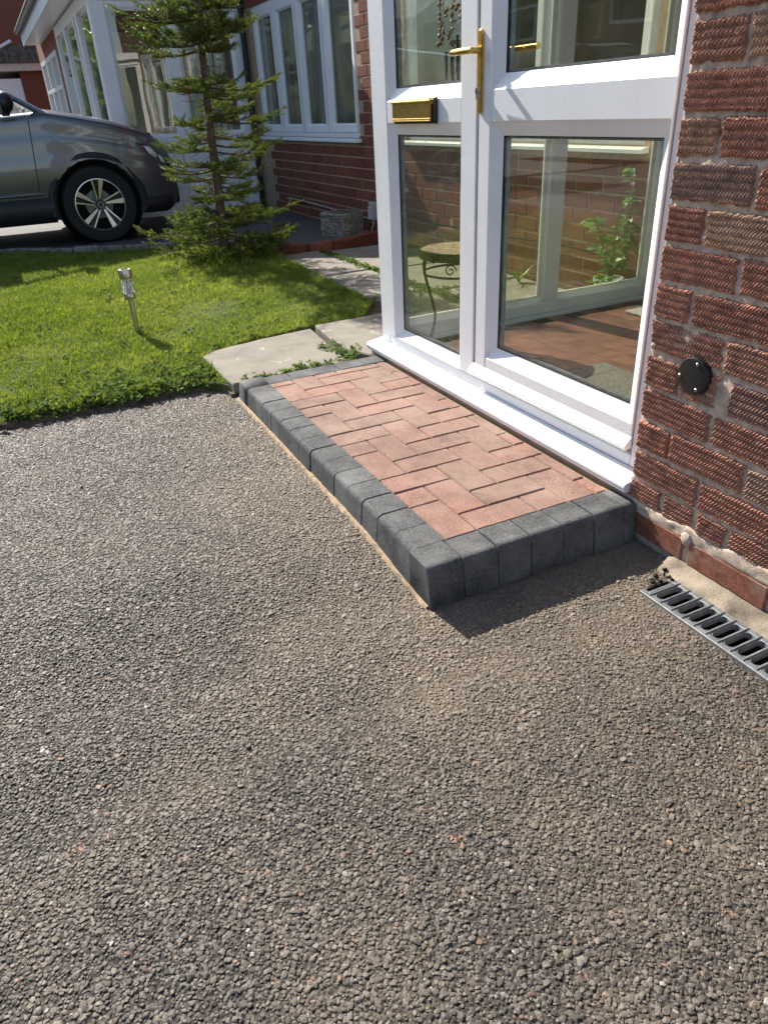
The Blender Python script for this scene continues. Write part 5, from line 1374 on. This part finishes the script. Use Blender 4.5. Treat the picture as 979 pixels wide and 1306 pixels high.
            MB().lathe([(0, e * .092), (.028, e * .091), (.031, e * .086), (.034, e * .06)], 24, 'x').build('centre_cap', DALLOY, wh, smooth=True)
            MB().lathe([(.0235, e * .0935), (.0265, e * .0935), (.0265, e * .090), (.0235, e * .090)], 24, 'x', closed=True).build('badge_ring', ALLOY, wh)
            for pl_ in ([(-.010, .021), (0, .002), (.010, .021)], [(-.019, .010), (-.009, -.019), (0, -.002), (.009, -.019), (.019, .010)]):
                MB().tube([(e * .0925, y, z) for y, z in pl_], .0016, 4).build('badge_stroke', ALLOY, wh)
        # sill cladding and bumper lower edge
        def strip(y0, y1, zlo, zhi, off, nm, mat, n_=24):
            vs = []; fs = []
            for i in range(n_ + 1):
                y = y0 + (y1 - y0) * i / n_; W = hw(y)
                vs += [(sd * (W * .93), y, zlo(y) - .02), (sd * (W * .972 + off), y, zlo(y)), (sd * (W * .990 + off), y, (zlo(y) + zhi(y)) / 2), (sd * (W * .985 + off), y, zhi(y)), (sd * (W * .94), y, zhi(y) + .005)]
            for i in range(n_):
                for k in range(4): a = i * 5 + k; fs.append((a, a + 5, a + 6, a + 1) if sd > 0 else (a, a + 1, a + 6, a + 5))
            MB().add(vs, fs).build(nm, mat, car, smooth='all')
        strip(-2.13, -.40, lambda y: .235, lambda y: .43, .008, 'sill_cladding', CLAD)
        strip(.375, .70, lambda y: lerp(bot, y) - .005, lambda y: .36, .006, 'bumper_corner', CLAD, 12)
        strip(-1.75, -.48, lambda y: .455, lambda y: .475, .012, 'door_moulding', PAINT)
        # shut lines of the front door
        for (yt, yb) in ((-.44, -.50), (-1.52, -1.55)):
            vs = []; fs = []
            for i in range(15):
                u = i / 14; t_ = .16 + .50 * u; y = yb + (yt - yb) * u; x, z = surf(y, t_)
                vs += [(sd * (x + .0016), y - .0035, z), (sd * (x + .0016), y + .0035, z)]
            for i in range(14): fs.append((2 * i, 2 * i + 1, 2 * i + 3, 2 * i + 2))
            MB().add(vs, fs).build('door_seam', M['dark'], car)
        # bonnet seam
        vs = []; fs = []
        for i in range(19):
            y = -.42 + i * .052; x, z = surf(y, .70); vs += [(sd * (x + .002), y, z + .003), (sd * (x - .004), y, z + .007)]
        for i in range(18): fs.append((2 * i, 2 * i + 1, 2 * i + 3, 2 * i + 2))
        MB().add(vs, fs).build('bonnet_seam', M['dark'], car)
        # headlight
        hl = empty('headlight', (0, 0, 0), parent=car)
        def patch(poly, off, nm, mat):
            vs = []
            for y, z in poly:
                best = min(np.linspace(0, .66, 120), key=lambda t_: abs(surf(y, float(t_))[1] - z)); x, _ = surf(y, float(best)); vs.append((sd * (x + off), y, z))
            c = tuple(np.mean(vs, 0)); c = (c[0] + sd * .010, c[1], c[2]); n_ = len(vs)
            MB().add(vs + [c] + [(v[0] - sd * .03, v[1], v[2]) for v in vs], [(i, (i + 1) % n_, n_) for i in range(n_)] + [(i, n_ + 1 + i, n_ + 1 + (i + 1) % n_, (i + 1) % n_) for i in range(n_)]).build(nm, mat, hl, smooth='all')
        patch([(.43, .825), (.50, .815), (.60, .755), (.68, .680), (.725, .610), (.70, .595), (.62, .645), (.52, .735)], .004, 'lamp_housing', M['black'])
        patch([(.495, .800), (.55, .785), (.61, .725), (.595, .685), (.53, .730)], .016, 'lamp_lens', m_plain('lamp_lens', (.85, .82, .74), .22, .1))
        patch([(.622, .720), (.660, .68), (.690, .635), (.64, .65)], .016, 'lamp_lens', m_plain('lamp_lens_2', (.85, .82, .74), .22, .1))
        patch([(.465, .805), (.485, .80), (.495, .77), (.48, .775)], .014, 'indicator', m_plain('amber_lens', (.42, .12, .06), .2))
        # mirror
        mr = empty('door_mirror', (0, 0, 0), parent=car)
        V_, F_ = ico(2); V_ = V_ * np.array([.105, .075, .085]); V_[:, 1] = np.maximum(V_[:, 1], -.035); V_ += np.array([sd * .985, -.60, 1.19])
        link('mirror_shell', np_mesh('mirror_shell', V_, F_, True), M['black'], mr)
        MB().box(min(sd * .86, sd * .93), max(sd * .86, sd * .93), -.64, -.57, 1.09, 1.15, .01).build('mirror_arm', M['black'], mr)
        MB().box(min(sd * .885, sd * .910), max(sd * .885, sd * .910), -1.36, -1.14, .925, .950, .008).build('door_handle', PAINT, car)
    # nose: grille, lower intake
    MB().add([(-.50, .775, .60), (.50, .775, .60), (.46, .70, .70), (-.46, .70, .70)], [(0, 1, 2, 3)]).build('grille', M['black'], car)
    MB().box(-.56, .56, .68, .805, .26, .43, .02).build('lower_intake', CLAD, car)
    for sd in (-1, 1): MB().box(min(sd * .44, sd * .62), max(sd * .44, sd * .62), .60, .772, .40, .60, .02).build('air_intake', M['black'], car)
    nose = []
    # cabin
    cab = [(-.34, 1.105, .73), (-.62, 1.30, .68), (-1.12, 1.51, .60), (-1.5, 1.555, .585), (-2.2, 1.555, .57), (-2.9, 1.47, .55), (-3.22, 1.05, .68)]
    n_ = 40; ycab = np.linspace(-.34, -3.22, n_)
    zt_ = np.interp(-ycab, [-a for a, _, _ in cab], [b for _, b, _ in cab]); wt = np.interp(-ycab, [-a for a, _, _ in cab], [c for _, _, c in cab])
    vs = []; fs = []
    for y, z, w_ in zip(ycab, zt_, wt):
        for u in np.linspace(-1, 1, 13): vs.append((u * w_, y, z + .035 * (1 - u * u) - .02 * abs(u) ** 8))
    for i in range(n_ - 1):
        for k in range(12): a = i * 13 + k; fs.append((a, a + 1, a + 14, a + 13))
    me = MB().add(vs, fs).mesh('x', True)
    # split: windscreen / roof / tailgate glass
    def sub(nm, cond, mat, off=0.0):
        F_ = [f for f in fs if cond(np.mean([vs[q][1] for q in f]))]; MB().add(vs, F_).build(nm, mat, car, smooth='all')
    sub('windscreen', lambda y: y > -1.14, CGLASS); sub('roof', lambda y: -2.9 < y <= -1.14, PAINT); sub('rear_screen', lambda y: y <= -2.9, CGLASS)
    for sd in (-1, 1):
        # side glass with black surround, pillars
        yt = [-.34, -.62, -.98, -1.35, -2.2, -2.9, -3.15]
        def shell(ys_, k0, k1, off, nm, mat):
            vs_ = []; fs_ = []
            for y in ys_:
                zt2 = float(np.interp(-y, [-a for a, _, _ in cab], [b for _, b, _ in cab])) - .02; w2 = float(np.interp(-y, [-a for a, _, _ in cab], [c for _, _, c in cab])); zb2 = lerp(top, y) - .03; wb = hw(y) * .93
                for k in (k0, k1): vs_.append((sd * (wb + (w2 - wb) * k + off), y, zb2 + (zt2 - zb2) * k))
            for i in range(len(ys_) - 1): a = 2 * i; fs_.append((a, a + 2, a + 3, a + 1))
            MB().add(vs_, fs_).build(nm, mat, car)
        yr = np.linspace(-.36, -3.15, 40)
        shell(yr, .0, 1.0, -.006, 'side_window', CGLASS)
        shell(yr, .0, .07, .004, 'window_trim', M['black']); shell(yr, .90, 1.0, .006, 'roof_rail', PAINT)
        for (a, b_) in ((-1.50, -1.62), (-2.45, -2.55), (-.80, -.84)): shell(np.linspace(a, b_, 3), .0, .95, .005, 'pillar', M['black'])
        # A pillar
        MB().tube([(sd * .80, -.30, 1.09), (sd * .735, -.62, 1.29), (sd * .61, -1.14, 1.50), (sd * .60, -1.5, 1.54)], [.028, .03, .03, .028], 8).build('windscreen_pillar', PAINT, car, smooth=True)
    MB().box(-.72, .72, -3.0, -.45, .55, .95).build('interior', M['dark'], car)
    for sx in (-.36, .36): MB().box(sx - .22, sx + .22, -1.75, -1.62, .9, 1.32, .05).build('seat', M['dark'], car)
    return car
CAR = make_car((-7.50, -0.535, 0.078), 0.0, 'dark grey hatchback SUV parked on the neighbour drive, front wheel in view')
CAR.scale = (1.03, 1.03, 1.03)
